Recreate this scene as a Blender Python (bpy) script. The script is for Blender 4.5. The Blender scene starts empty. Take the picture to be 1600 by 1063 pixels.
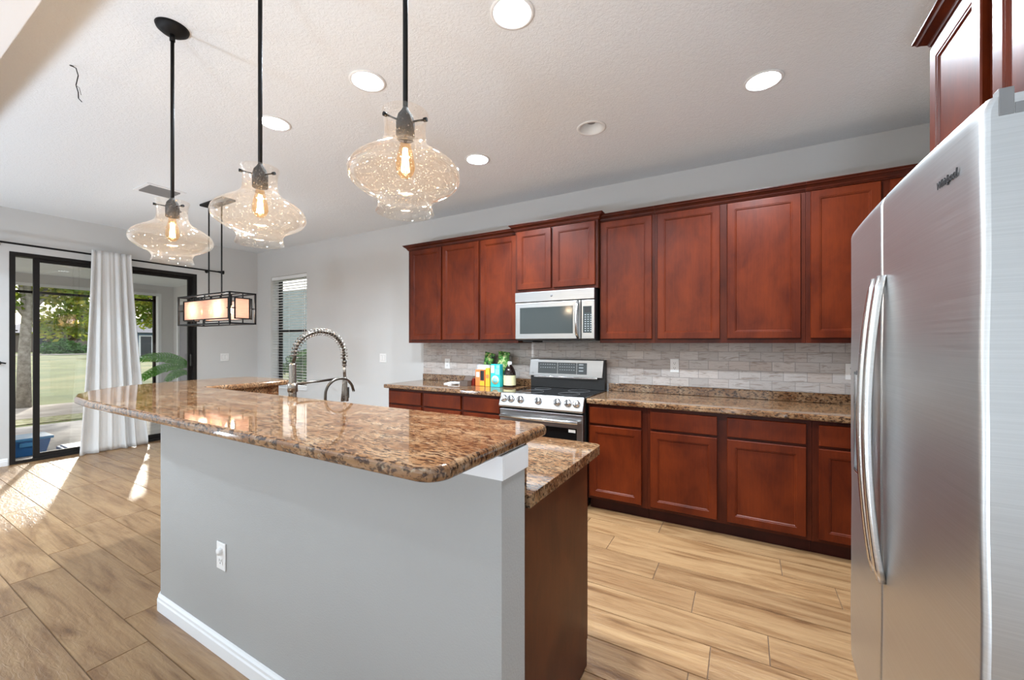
import bpy, bmesh, math, random
from mathutils import Vector, Matrix
random.seed(7)
sc = bpy.context.scene
PI = math.pi
# ------------------------------------------------------------------ camera
YAW = 0.5173
cam_d = bpy.data.cameras.new('camera'); cam = bpy.data.objects.new('camera', cam_d)
sc.collection.objects.link(cam); sc.camera = cam
cam.location = (0, 0, 1.368); cam.rotation_euler = (PI/2, 0, YAW)
cam_d.sensor_width = 36; cam_d.lens = 36*635/1600
cam_d.shift_y = 4.2/1600
cam_d.clip_start = 0.05; cam_d.clip_end = 400
# ------------------------------------------------------------------ view
sc.view_settings.view_transform = 'Standard'; sc.view_settings.look = 'None'
sc.view_settings.gamma = 1; sc.view_settings.use_curve_mapping = False
sc.view_settings.exposure = 1.06
sc.cycles.use_denoising = True
sc.cycles.max_bounces = 8; sc.cycles.diffuse_bounces = 4; sc.cycles.glossy_bounces = 4
sc.cycles.transparent_max_bounces = 16; sc.cycles.transmission_bounces = 6
sc.cycles.sample_clamp_indirect = 6
# ------------------------------------------------------------------ world
w = bpy.data.worlds.new('sky'); sc.world = w; w.use_nodes = True
nt = w.node_tree; bg = nt.nodes['Background']
sky = nt.nodes.new('ShaderNodeTexSky'); sky.sky_type = 'NISHITA'; sky.sun_disc = False
sky.sun_elevation = math.radians(35); sky.sun_rotation = math.radians(290); sky.air_density = 1.0; sky.dust_density = 2.0
mx = nt.nodes.new('ShaderNodeMix'); mx.data_type = 'RGBA'; mx.inputs[0].default_value = 0.72
SKY = 1.0
sc_ = nt.nodes.new('ShaderNodeVectorMath'); sc_.operation = 'SCALE'; sc_.inputs[3].default_value = 0.25
nt.links.new(sky.outputs[0], sc_.inputs[0]); nt.links.new(sc_.outputs[0], mx.inputs[6])
mx.inputs[7].default_value = (1.0, 1.0, 1.0, 1)
nt.links.new(mx.outputs[2], bg.inputs[0]); bg.inputs[1].default_value = 1.0
# ------------------------------------------------------------------ sun
sd = bpy.data.lights.new('sun', 'SUN'); so = bpy.data.objects.new('sun', sd); sc.collection.objects.link(so)
sd.energy = 2.4; sd.angle = math.radians(1.5); sd.color = (1, .93, .82)
sdir = Vector((.94, -.34, -.385)).normalized()          # direction the light travels
so.rotation_euler = sdir.to_track_quat('-Z', 'Y').to_euler(); so.location = (-12, 4, 6)

# unseen fill light added behind the camera, set in the rear window opening
wd = bpy.data.lights.new('rear_fill', 'AREA'); wd.shape = 'RECTANGLE'; wd.size = 7.4; wd.size_y = 2.0; wd.energy = 4; wd.color = (.76, .88, 1)
wo = bpy.data.objects.new('rear_fill', wd); sc.collection.objects.link(wo); wo.location = (-2.95, -4.97, 1.45); wo.rotation_euler = (PI/2, 0, 0)
# added upward fill lights, unseen behind the camera, to brighten ceiling and walls
for lx, ly in ((-5.6, -1.5), (-2.9, -1.7), (-.2, -1.9)):
    ud = bpy.data.lights.new('upward_fill', 'AREA'); ud.shape = 'DISK'; ud.size = .40; ud.energy = 40; ud.color = (.68, .83, 1)
    uo = bpy.data.objects.new('upward_fill', ud); sc.collection.objects.link(uo); uo.location = (lx, ly, .25); uo.rotation_euler = (PI, 0, 0)
for lx, ly in ((-5.9, -.5), (-5.9, -2.4), (-4.2, -.9)):      # added fill lights out of view, brightening the left floor and walls
    ld = bpy.data.lights.new('left_fill', 'AREA'); ld.shape = 'DISK'; ld.size = .14; ld.energy = 26; ld.color = (.72, .87, 1)
    lo = bpy.data.objects.new('left_fill', ld); sc.collection.objects.link(lo); lo.location = (lx, ly, 2.86)
CAN_POWER = 27.0; BULB_POWER = 4.6; CHANDELIER_POWER = 3.2

# ================================================================== helpers
def new_mat(name):
    m = bpy.data.materials.new(name); m.use_nodes = True
    nt = m.node_tree; b = nt.nodes['Principled BSDF']
    return m, nt, b
def N(nt, t, **kw):
    n = nt.nodes.new('ShaderNode'+t)
    for k, v in kw.items():
        if k.startswith('i_'):
            key = k[2:]; n.inputs[int(key) if key.isdigit() else key.replace('_', ' ')].default_value = v
        else: setattr(n, k, v)
    return n
def L(nt, a, b): nt.links.new(a, b)
def ramp(nt, fac, stops, interp='LINEAR'):
    r = nt.nodes.new('ShaderNodeValToRGB'); r.color_ramp.interpolation = interp
    e = r.color_ramp.elements
    while len(e) < len(stops): e.new(0.5)
    for i, (p, c) in enumerate(stops):
        e[i].position = p; e[i].color = (*c, 1) if len(c) == 3 else c
    L(nt, fac, r.inputs[0]); return r
def mapping(nt, src, scale=(1, 1, 1), rot=(0, 0, 0), loc=(0, 0, 0)):
    m = nt.nodes.new('ShaderNodeMapping'); m.inputs['Scale'].default_value = scale
    m.inputs['Rotation'].default_value = rot; m.inputs['Location'].default_value = loc
    L(nt, src, m.inputs[0]); return m.outputs[0]
def noise(nt, vec, scale=5, detail=4, rough=.5, dist=0):
    n = N(nt, 'TexNoise'); n.inputs['Scale'].default_value = scale; n.inputs['Detail'].default_value = detail
    n.inputs['Roughness'].default_value = rough; n.inputs['Distortion'].default_value = dist
    L(nt, vec, n.inputs['Vector']); return n.outputs['Fac']
def mixc(nt, fac, a, b, mode='MIX'):
    m = nt.nodes.new('ShaderNodeMix'); m.data_type = 'RGBA'; m.blend_type = mode
    for i, v in ((0, fac), (6, a), (7, b)):
        if hasattr(v, 'is_linked') or isinstance(v, bpy.types.NodeSocket): L(nt, v, m.inputs[i])
        else: m.inputs[i].default_value = v if i == 0 else (*v, 1)
    return m.outputs[2]
def bump(nt, b, h, strength=.3, dist=.01):
    n = N(nt, 'Bump'); n.inputs['Strength'].default_value = strength; n.inputs['Distance'].default_value = dist
    L(nt, h, n.inputs['Height']); L(nt, n.outputs[0], b.inputs['Normal']); return n
def pos(nt): return nt.nodes.new('ShaderNodeNewGeometry').outputs['Position']
def objc(nt): return nt.nodes.new('ShaderNodeTexCoord').outputs['Object']
def plain(name, col, rough=.5, metal=0, spec=.5, coat=0, emit=None, es=0, alpha=1):
    m, nt, b = new_mat(name)
    b.inputs['Base Color'].default_value = (*col, 1); b.inputs['Roughness'].default_value = rough
    b.inputs['Metallic'].default_value = metal; b.inputs['Specular IOR Level'].default_value = spec
    b.inputs['Coat Weight'].default_value = coat
    v = noise(nt, objc(nt), 40, 3)                       # a touch of unevenness in gloss
    r = N(nt, 'MapRange'); L(nt, v, r.inputs[0]); r.inputs[3].default_value = max(rough-.04, 0.02); r.inputs[4].default_value = min(rough+.04, 1)
    L(nt, r.outputs[0], b.inputs['Roughness'])
    if emit: b.inputs['Emission Color'].default_value = (*emit, 1); b.inputs['Emission Strength'].default_value = es
    return m
M = {}
def lit(name, col, s):
    m, nt, b = new_mat(name); b.inputs['Base Color'].default_value = (.8, .8, .8, 1)
    b.inputs['Emission Color'].default_value = (*col, 1); b.inputs['Emission Strength'].default_value = s; return m

def m_wall(name, col, scale=220, st=.12):
    m, nt, b = new_mat(name); p = pos(nt)
    n1 = noise(nt, p, 1.2, 3); c = ramp(nt, n1, [(.3, tuple(x*.97 for x in col)), (.7, tuple(min(1, x*1.02) for x in col))])
    L(nt, c.outputs[0], b.inputs['Base Color']); b.inputs['Roughness'].default_value = .75
    b.inputs['Specular IOR Level'].default_value = .3
    bump(nt, b, noise(nt, p, scale, 3, .6), st, .004); return m
M['wall'] = m_wall('greige_wall_paint', (.61, .605, .59))
M['wall_island'] = m_wall('pale_grey_wall_paint', (.40, .395, .38), 150, .25)
M['stucco'] = m_wall('grey_stucco', (.66, .64, .62), 60, .5)
M['soffit'] = m_wall('smooth_white_drywall', (.68, .67, .66), 150, .1)
def m_ceiling():
    m, nt, b = new_mat('textured_ceiling'); p = pos(nt)
    b.inputs['Base Color'].default_value = (.78, .80, .81, 1); b.inputs['Roughness'].default_value = .85
    b.inputs['Specular IOR Level'].default_value = .2
    n1 = noise(nt, p, 42, 5, .6, 1.2); r = ramp(nt, n1, [(.40, (0, 0, 0)), (.58, (1, 1, 1))])
    bump(nt, b, r.outputs[0], .30, .008); return m
M['ceiling'] = m_ceiling()
M['trim'] = plain('white_trim_paint', (.82, .82, .82), .45)
M['white'] = plain('white_plastic', (.82, .81, .79), .4)
def m_granite():
    m, nt, b = new_mat('polished_granite'); p = pos(nt)
    warp = N(nt, 'TexNoise'); warp.inputs['Scale'].default_value = 5; warp.inputs['Detail'].default_value = 2; L(nt, p, warp.inputs['Vector'])
    vs = N(nt, 'VectorMath', operation='SCALE'); L(nt, warp.outputs['Color'], vs.inputs[0]); vs.inputs[3].default_value = .045
    va = N(nt, 'VectorMath', operation='ADD'); L(nt, p, va.inputs[0]); L(nt, vs.outputs[0], va.inputs[1])
    q = mapping(nt, va.outputs[0], (44, 135, 75), (0, 0, math.radians(24)))
    f1 = noise(nt, q, 1.0, 5, .62, .4)
    base = ramp(nt, noise(nt, mapping(nt, va.outputs[0], (7, 16, 10), (0, 0, math.radians(28))), 1, 4, .6),
                [(.28, (.13, .052, .021)), (.42, (.20, .098, .044)), (.58, (.27, .155, .080)), (.75, (.33, .235, .145))])
    dark = ramp(nt, f1, [(.37, (1, 1, 1)), (.44, (.80, .80, .80)), (.51, (0, 0, 0))])
    c1 = mixc(nt, dark.outputs[0], base.outputs[0], (.035, .016, .009))
    f2 = noise(nt, mapping(nt, va.outputs[0], (60, 150, 90), (0, 0, math.radians(20)), (3, 1, 4)), 1.0, 3, .5)
    lt = ramp(nt, f2, [(.60, (0, 0, 0)), (.74, (.6, .6, .6))])
    c2 = mixc(nt, lt.outputs[0], c1, (.40, .32, .22))
    L(nt, c2, b.inputs['Base Color']); b.inputs['Roughness'].default_value = .05
    b.inputs['Specular IOR Level'].default_value = .6
    return m
M['granite'] = m_granite()
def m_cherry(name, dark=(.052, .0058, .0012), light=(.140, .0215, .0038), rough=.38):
    m, nt, b = new_mat(name); p = pos(nt)
    oi = nt.nodes.new('ShaderNodeObjectInfo')
    va = N(nt, 'VectorMath', operation='ADD'); L(nt, p, va.inputs[0])
    sc2 = N(nt, 'VectorMath', operation='SCALE'); cb = N(nt, 'CombineXYZ')
    L(nt, oi.outputs['Random'], cb.inputs[0]); L(nt, oi.outputs['Random'], cb.inputs[2]); L(nt, cb.outputs[0], sc2.inputs[0]); sc2.inputs[3].default_value = 9
    L(nt, sc2.outputs[0], va.inputs[1])
    g1 = noise(nt, mapping(nt, va.outputs[0], (3.2, 3.2, 1.6)), 1.6, 5, .6, .4)
    g2 = noise(nt, mapping(nt, va.outputs[0], (70, 70, 4)), 1.5, 4, .6)
    mixv = N(nt, 'Math', operation='MULTIPLY_ADD'); L(nt, g2, mixv.inputs[0]); mixv.inputs[1].default_value = .22; 
    s = N(nt, 'Math', operation='MULTIPLY'); L(nt, g1, s.inputs[0]); s.inputs[1].default_value = .78; L(nt, s.outputs[0], mixv.inputs[2])
    mid = tuple((a+c)/2 for a, c in zip(dark, light))
    c = ramp(nt, mixv.outputs[0], [(.32, dark), (.50, mid), (.68, light)])
    L(nt, c.outputs[0], b.inputs['Base Color']); b.inputs['Roughness'].default_value = rough
    b.inputs['Specular IOR Level'].default_value = .20; b.inputs['Coat Weight'].default_value = .03; b.inputs['Coat Roughness'].default_value = .3
    return m
M['cherry'] = m_cherry('cherry_stained_wood')
M['cherry_frame'] = m_cherry('cherry_face_frame', (.030, .0038, .0012), (.090, .014, .0035))  # door cherry darkened; puts some of the shade around doors into the colour
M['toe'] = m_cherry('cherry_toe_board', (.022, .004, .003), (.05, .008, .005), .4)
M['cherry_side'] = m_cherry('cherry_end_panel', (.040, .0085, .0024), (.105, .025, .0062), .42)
def m_steel(name, col=(.62, .61, .60), rough=.30, axis='z', b_st=.05):
    m, nt, b = new_mat(name); p = pos(nt)
    s = {'z': (3, 3, 420), 'x': (420, 3, 3), 'h': (2.5, 2.5, 500)}[axis]
    f = noise(nt, mapping(nt, p, s), 1, 3, .6)
    c = ramp(nt, f, [(.3, tuple(x*.93 for x in col)), (.7, tuple(min(1, x*1.05) for x in col))])
    L(nt, c.outputs[0], b.inputs['Base Color']); b.inputs['Metallic'].default_value = 1
    r = N(nt, 'MapRange'); L(nt, f, r.inputs[0]); r.inputs[3].default_value = rough-.05; r.inputs[4].default_value = rough+.06
    L(nt, r.outputs[0], b.inputs['Roughness'])
    bump(nt, b, f, b_st, .002); return m
M['steel'] = m_steel('brushed_steel', (.43, .43, .43), .30)
M['fridge'] = m_steel('fridge_brushed_steel', (.60, .61, .61), .36, 'h', .03)
M['fridge_side'] = m_steel('fridge_door_edge_steel', (.50, .475, .45), .42, 'x', .02)
M['handle'] = m_steel('satin_handle_steel', (.72, .72, .72), .22)
M['chrome'] = plain('chrome', (.8, .8, .8), .08, 1)
M['nickel'] = plain('brushed_nickel', (.30, .27, .235), .28, 1)
M['dnickel'] = plain('dark_brushed_nickel', (.12, .105, .09), .3, 1)
M['black'] = plain('black_metal', (.006, .0055, .0055), .55, 0, .22)
M['bronze'] = plain('dark_bronze_door_frame', (.012, .010, .009), .55, 0, .25)
M['blackglass'] = plain('black_glass', (.006, .006, .007), .05, 0, .6)
M['ovenglass'] = plain('oven_window_glass', (.004, .004, .004), .22, 0, .3)
M['panelglass'] = plain('grey_tinted_glass', (.035, .042, .045), .12)
M['mwglass'] = plain('microwave_window_glass', (.035, .043, .043), .10, 0, .35)
M['greyplastic'] = plain('grey_plastic', (.20, .20, .20), .5)
M['dgrey'] = plain('dark_grey_plastic', (.04, .04, .042), .5)
M['blackplastic'] = plain('black_plastic', (.012, .012, .012), .4)
M['lightgrey'] = plain('light_grey_print', (.35, .37, .38), .5)
def m_glass(name, col, rough=.0, refl=1.0, seeds=False):
    m, nt, b = new_mat(name); nt.nodes.remove(b); out = nt.nodes['Material Output']
    tr = N(nt, 'BsdfTransparent'); tr.inputs[0].default_value = (*col, 1)
    gl = N(nt, 'BsdfGlossy'); gl.inputs[0].default_value = (1, 1, 1, 1); gl.inputs['Roughness'].default_value = max(rough, .02)
    lw_ = N(nt, 'LayerWeight'); lw_.inputs[0].default_value = .5          # thin pane: same mirror strength from both sides
    p5 = N(nt, 'Math', operation='POWER'); L(nt, lw_.outputs['Facing'], p5.inputs[0]); p5.inputs[1].default_value = 4.0
    mu = N(nt, 'Math', operation='MULTIPLY_ADD'); L(nt, p5.outputs[0], mu.inputs[0]); mu.inputs[1].default_value = .9; mu.inputs[2].default_value = .045*refl; mu.use_clamp = True
    ms = N(nt, 'MixShader'); L(nt, mu.outputs[0], ms.inputs[0]); L(nt, tr.outputs[0], ms.inputs[1]); L(nt, gl.outputs[0], ms.inputs[2])
    last = ms.outputs[0]
    if seeds:
        vo = N(nt, 'TexVoronoi'); vo.inputs['Scale'].default_value = 130; L(nt, objc(nt), vo.inputs['Vector'])
        r = ramp(nt, vo.outputs['Distance'], [(.10, (1, 1, 1)), (.2, (0, 0, 0))])
        df = N(nt, 'BsdfDiffuse'); df.inputs[0].default_value = (1, .93, .84, 1)
        tl = N(nt, 'BsdfTranslucent'); tl.inputs[0].default_value = (1, .86, .70, 1)
        ad = N(nt, 'MixShader'); ad.inputs[0].default_value = .6; L(nt, df.outputs[0], ad.inputs[1]); L(nt, tl.outputs[0], ad.inputs[2])
        ma = N(nt, 'Math', operation='MULTIPLY_ADD'); L(nt, r.outputs[0], ma.inputs[0]); ma.inputs[1].default_value = .28; ma.inputs[2].default_value = .012
        m2 = N(nt, 'MixShader'); L(nt, ma.outputs[0], m2.inputs[0]); L(nt, last, m2.inputs[1]); L(nt, ad.outputs[0], m2.inputs[2]); last = m2.outputs[0]
        bp = N(nt, 'Bump'); bp.inputs['Strength'].default_value = .10; bp.inputs['Distance'].default_value = .004; L(nt, r.outputs[0], bp.inputs['Height']); L(nt, bp.outputs[0], gl.inputs['Normal'])
    L(nt, last, out.inputs[0]); return m
M['glass'] = m_glass('clear_glass', (.95, .96, .96))
M['shade'] = m_glass('seeded_glass', (.985, .935, .88), .03, 1.3, True)
M['bulbglass'] = m_glass('amber_bulb_glass', (1, .82, .58), .02, 1)
M['filament'] = lit('glowing_filament', (1, .62, .26), 45)
M['lens'] = lit('lit_can_lens', (1, .93, .84), 9)
M['baffle'] = plain('white_can_baffle', (.80, .80, .78), .5)
def m_shade():
    m, nt, b = new_mat('pleated_organza_panel'); b.inputs['Base Color'].default_value = (.66, .47, .38, 1)
    b.inputs['Roughness'].default_value = .8
    f = noise(nt, mapping(nt, pos(nt), (12, 12, 320)), 1, 2)
    c = ramp(nt, f, [(.3, (.48, .33, .26)), (.7, (.75, .58, .50))]); L(nt, c.outputs[0], b.inputs['Base Color'])
    tr = N(nt, 'BsdfTranslucent'); tr.inputs[0].default_value = (.8, .58, .46, 1); tp = N(nt, 'BsdfTransparent'); tp.inputs[0].default_value = (1, .85, .75, 1)
    m1 = N(nt, 'MixShader'); m1.inputs[0].default_value = .5; L(nt, b.outputs[0], m1.inputs[1]); L(nt, tr.outputs[0], m1.inputs[2])
    m2 = N(nt, 'MixShader'); m2.inputs[0].default_value = .22; L(nt, m1.outputs[0], m2.inputs[1]); L(nt, tp.outputs[0], m2.inputs[2])
    L(nt, m2.outputs[0], nt.nodes['Material Output'].inputs[0]); return m
M['organza'] = m_shade()
def m_fabric():
    m, nt, b = new_mat('off_white_curtain_cloth'); b.inputs['Base Color'].default_value = (.82, .82, .81, 1); b.inputs['Roughness'].default_value = .9
    bump(nt, b, noise(nt, mapping(nt, pos(nt), (400, 400, 90)), 1, 2), .15, .002)
    tr = N(nt, 'BsdfTranslucent'); tr.inputs[0].default_value = (.75, .73, .70, 1)
    m1 = N(nt, 'MixShader'); m1.inputs[0].default_value = .22; L(nt, b.outputs[0], m1.inputs[1]); L(nt, tr.outputs[0], m1.inputs[2])
    L(nt, m1.outputs[0], nt.nodes['Material Output'].inputs[0]); return m
M['curtain'] = m_fabric()
def m_plank():
    m, nt, b = new_mat('wood_look_plank_tile')
    uv = N(nt, 'UVMap'); uv.uv_map = 'UVMap'
    at = N(nt, 'Attribute'); at.attribute_name = 'rnd'
    va = N(nt, 'VectorMath', operation='ADD'); L(nt, uv.outputs[0], va.inputs[0])
    cb = N(nt, 'CombineXYZ'); 
    mu = N(nt, 'Math', operation='MULTIPLY'); L(nt, at.outputs['Fac'], mu.inputs[0]); mu.inputs[1].default_value = 37.0
    L(nt, mu.outputs[0], cb.inputs[2]); L(nt, mu.outputs[0], cb.inputs[0]); L(nt, cb.outputs[0], va.inputs[1])
    v = va.outputs[0]
    g = noise(nt, mapping(nt, v, (1.1, 9, 1)), 1.0, 5, .62, 1.6)
    fine = noise(nt, mapping(nt, v, (5, 130, 1)), 1.0, 4, .6, .5)
    big = noise(nt, mapping(nt, v, (.9, 3.2, 1)), 1.0, 2, .5)
    c = ramp(nt, g, [(.28, (.17, .082, .032)), (.40, (.30, .165, .072)), (.52, (.405, .245, .118)), (.66, (.47, .30, .150)), (.80, (.33, .19, .09))])
    c2 = mixc(nt, big, (1.0, .95, .90), (.86, .86, .86)); c3 = mixc(nt, 1.0, c.outputs[0], c2, 'MULTIPLY')
    fr = ramp(nt, fine, [(.35, (.80, .76, .72)), (.6, (1, 1, 1))]); c4 = mixc(nt, 1.0, c3, fr.outputs[0], 'MULTIPLY')
    rr = ramp(nt, at.outputs['Fac'], [(0, (.84, .83, .84)), (1, (1.0, 1.0, 1.0))]); c5 = mixc(nt, 1.0, c4, rr.outputs[0], 'MULTIPLY')
    L(nt, c5, b.inputs['Base Color']); b.inputs['Roughness'].default_value = .34
    b.inputs['Specular IOR Level'].default_value = .8
    hb = noise(nt, mapping(nt, v, (14, 42, 1)), 1.0, 4, .6, .8)
    bump(nt, b, hb, .6, .005); return m
M['plank'] = m_plank()
M['grout'] = plain('brown_grout', (.16, .10, .06), .9)
def m_tile():
    m, nt, b = new_mat('vein_cut_stone_tile'); p = pos(nt)
    sp = N(nt, 'SeparateXYZ'); L(nt, p, sp.inputs[0]); cb = N(nt, 'CombineXYZ'); L(nt, sp.outputs[0], cb.inputs[0]); L(nt, sp.outputs[2], cb.inputs[1])
    br = N(nt, 'TexBrick'); L(nt, mapping(nt, cb.outputs[0], (1, 1, 1), (0, 0, 0), (.03, -.987, 0)), br.inputs['Vector'])
    br.offset = .5; br.inputs['Scale'].default_value = 1; br.inputs['Brick Width'].default_value = .152; br.inputs['Row Height'].default_value = .0765
    br.inputs['Mortar Size'].default_value = .0026; br.inputs['Mortar Smooth'].default_value = .2; br.inputs['Bias'].default_value = 0
    br.inputs['Color1'].default_value = (0, 0, 0, 1); br.inputs['Color2'].default_value = (1, 1, 1, 1); br.inputs['Mortar'].default_value = (.5, .5, .5, 1)
    base = ramp(nt, br.outputs['Color'], [(0, (.44, .40, .375)), (.35, (.56, .525, .50)), (.65, (.50, .43, .385)), (1, (.63, .59, .56))])
    ve = noise(nt, mapping(nt, p, (9, 9, 60), (0, math.radians(6), 0)), 1, 5, .65, .8)
    vr = ramp(nt, ve, [(.34, (.60, .53, .48)), (.50, (1, 1, 1)), (.62, (.92, .90, .88)), (.75, (1.15, 1.15, 1.15))])
    c = mixc(nt, 1.0, base.outputs[0], vr.outputs[0], 'MULTIPLY')
    c2 = mixc(nt, br.outputs['Fac'], c, (.33, .30, .28))
    L(nt, c2, b.inputs['Base Color']); b.inputs['Roughness'].default_value = .35
    iv = N(nt, 'Math', operation='SUBTRACT'); iv.inputs[0].default_value = 1; L(nt, br.outputs['Fac'], iv.inputs[1]); bump(nt, b, iv.outputs[0], .5, .002); return m
M['tile'] = m_tile()
def m_noisecol(name, stops, scale=8, rough=.9, st=0, mp=(1, 1, 1), spec=.3, detail=5):
    m, nt, b = new_mat(name); p = pos(nt); f = noise(nt, mapping(nt, p, mp), scale, detail, .6)
    c = ramp(nt, f, stops); L(nt, c.outputs[0], b.inputs['Base Color']); b.inputs['Roughness'].default_value = rough
    b.inputs['Specular IOR Level'].default_value = spec
    if st: bump(nt, b, f, st, .02)
    return m
M['socket'] = m_noisecol('dark_hammered_bronze', [(.4, (.0015, .0012, .001)), (.7, (.010, .005, .003))], 160, .6, .4, (1, 1, 1), .12)
M['grass'] = m_noisecol('lawn', [(.34, (.055, .085, .018)), (.5, (.10, .13, .032)), (.68, (.19, .18, .065))], .35)
M['dirt'] = m_noisecol('pale_sandy_ground', [(.3, (.24, .21, .18)), (.7, (.42, .38, .33))], 2)
M['paver'] = m_noisecol('pale_lanai_pavers', [(.3, (.36, .34, .33)), (.7, (.52, .50, .48))], 5)
M['mulch'] = m_noisecol('leaf_litter', [(.35, (.14, .12, .07)), (.5, (.26, .27, .11)), (.7, (.42, .38, .30))], 9)
M['bark'] = m_noisecol('grey_bark', [(.3, (.20, .18, .15)), (.7, (.42, .39, .34))], 12, .9, .4)
M['leaf1'] = m_noisecol('tree_leaf', [(.38, (.05, .12, .03)), (.50, (.14, .24, .05)), (.60, (.48, .40, .06)), (.72, (.14, .22, .05))], 2.6)
def leafy(mat, col, f):
    nt = mat.node_tree; b = nt.nodes['Principled BSDF']; tl = N(nt, 'BsdfTranslucent'); tl.inputs[0].default_value = (*col, 1); mm = N(nt, 'MixShader'); mm.inputs[0].default_value = f
    L(nt, b.outputs[0], mm.inputs[1]); L(nt, tl.outputs[0], mm.inputs[2]); L(nt, mm.outputs[0], nt.nodes['Material Output'].inputs[0])
leafy(M['leaf1'], (.34, .40, .05), .45)
M['leaf2'] = m_noisecol('shrub_leaf', [(.35, (.03, .09, .02)), (.65, (.10, .22, .05))], 4)
M['leaf3'] = m_noisecol('dry_brown_tree_leaf', [(.35, (.06, .06, .04)), (.65, (.20, .16, .09))], 1.2)
M['banana'] = m_noisecol('banana_leaf', [(.35, (.05, .25, .03)), (.65, (.30, .58, .16))], 30, .45, 0, (1, 1, 1), .5)
M['siding'] = plain('pale_blue_grey_siding', (.33, .38, .39), .8)
M['housewall'] = plain('blue_grey_siding', (.16, .23, .34), .8)
_m = M['banana']; _nt = _m.node_tree; _b = _nt.nodes['Principled BSDF']
_tl = N(_nt, 'BsdfTranslucent'); _tl.inputs[0].default_value = (.28, .55, .10, 1); _mm = N(_nt, 'MixShader'); _mm.inputs[0].default_value = .4
L(_nt, _b.outputs[0], _mm.inputs[1]); L(_nt, _tl.outputs[0], _mm.inputs[2]); L(_nt, _mm.outputs[0], _nt.nodes['Material Output'].inputs[0])
M['housewall2'] = plain('tan_house_wall', (.20, .165, .14), .8)
M['houseroof'] = plain('grey_shingle', (.20, .20, .22), .9)
M['housewin'] = plain('dark_window_glass', (.02, .03, .04), .1)
M['binblue'] = plain('blue_bin_plastic', (.02, .13, .36), .45)
M['binlid'] = plain('light_blue_bin_plastic', (.06, .24, .48), .4)
M['doorgrey'] = plain('grey_door_paint', (.24, .22, .23), .6)
M['vinyl'] = plain('white_blind_vinyl', (.80, .80, .79), .5)

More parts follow.
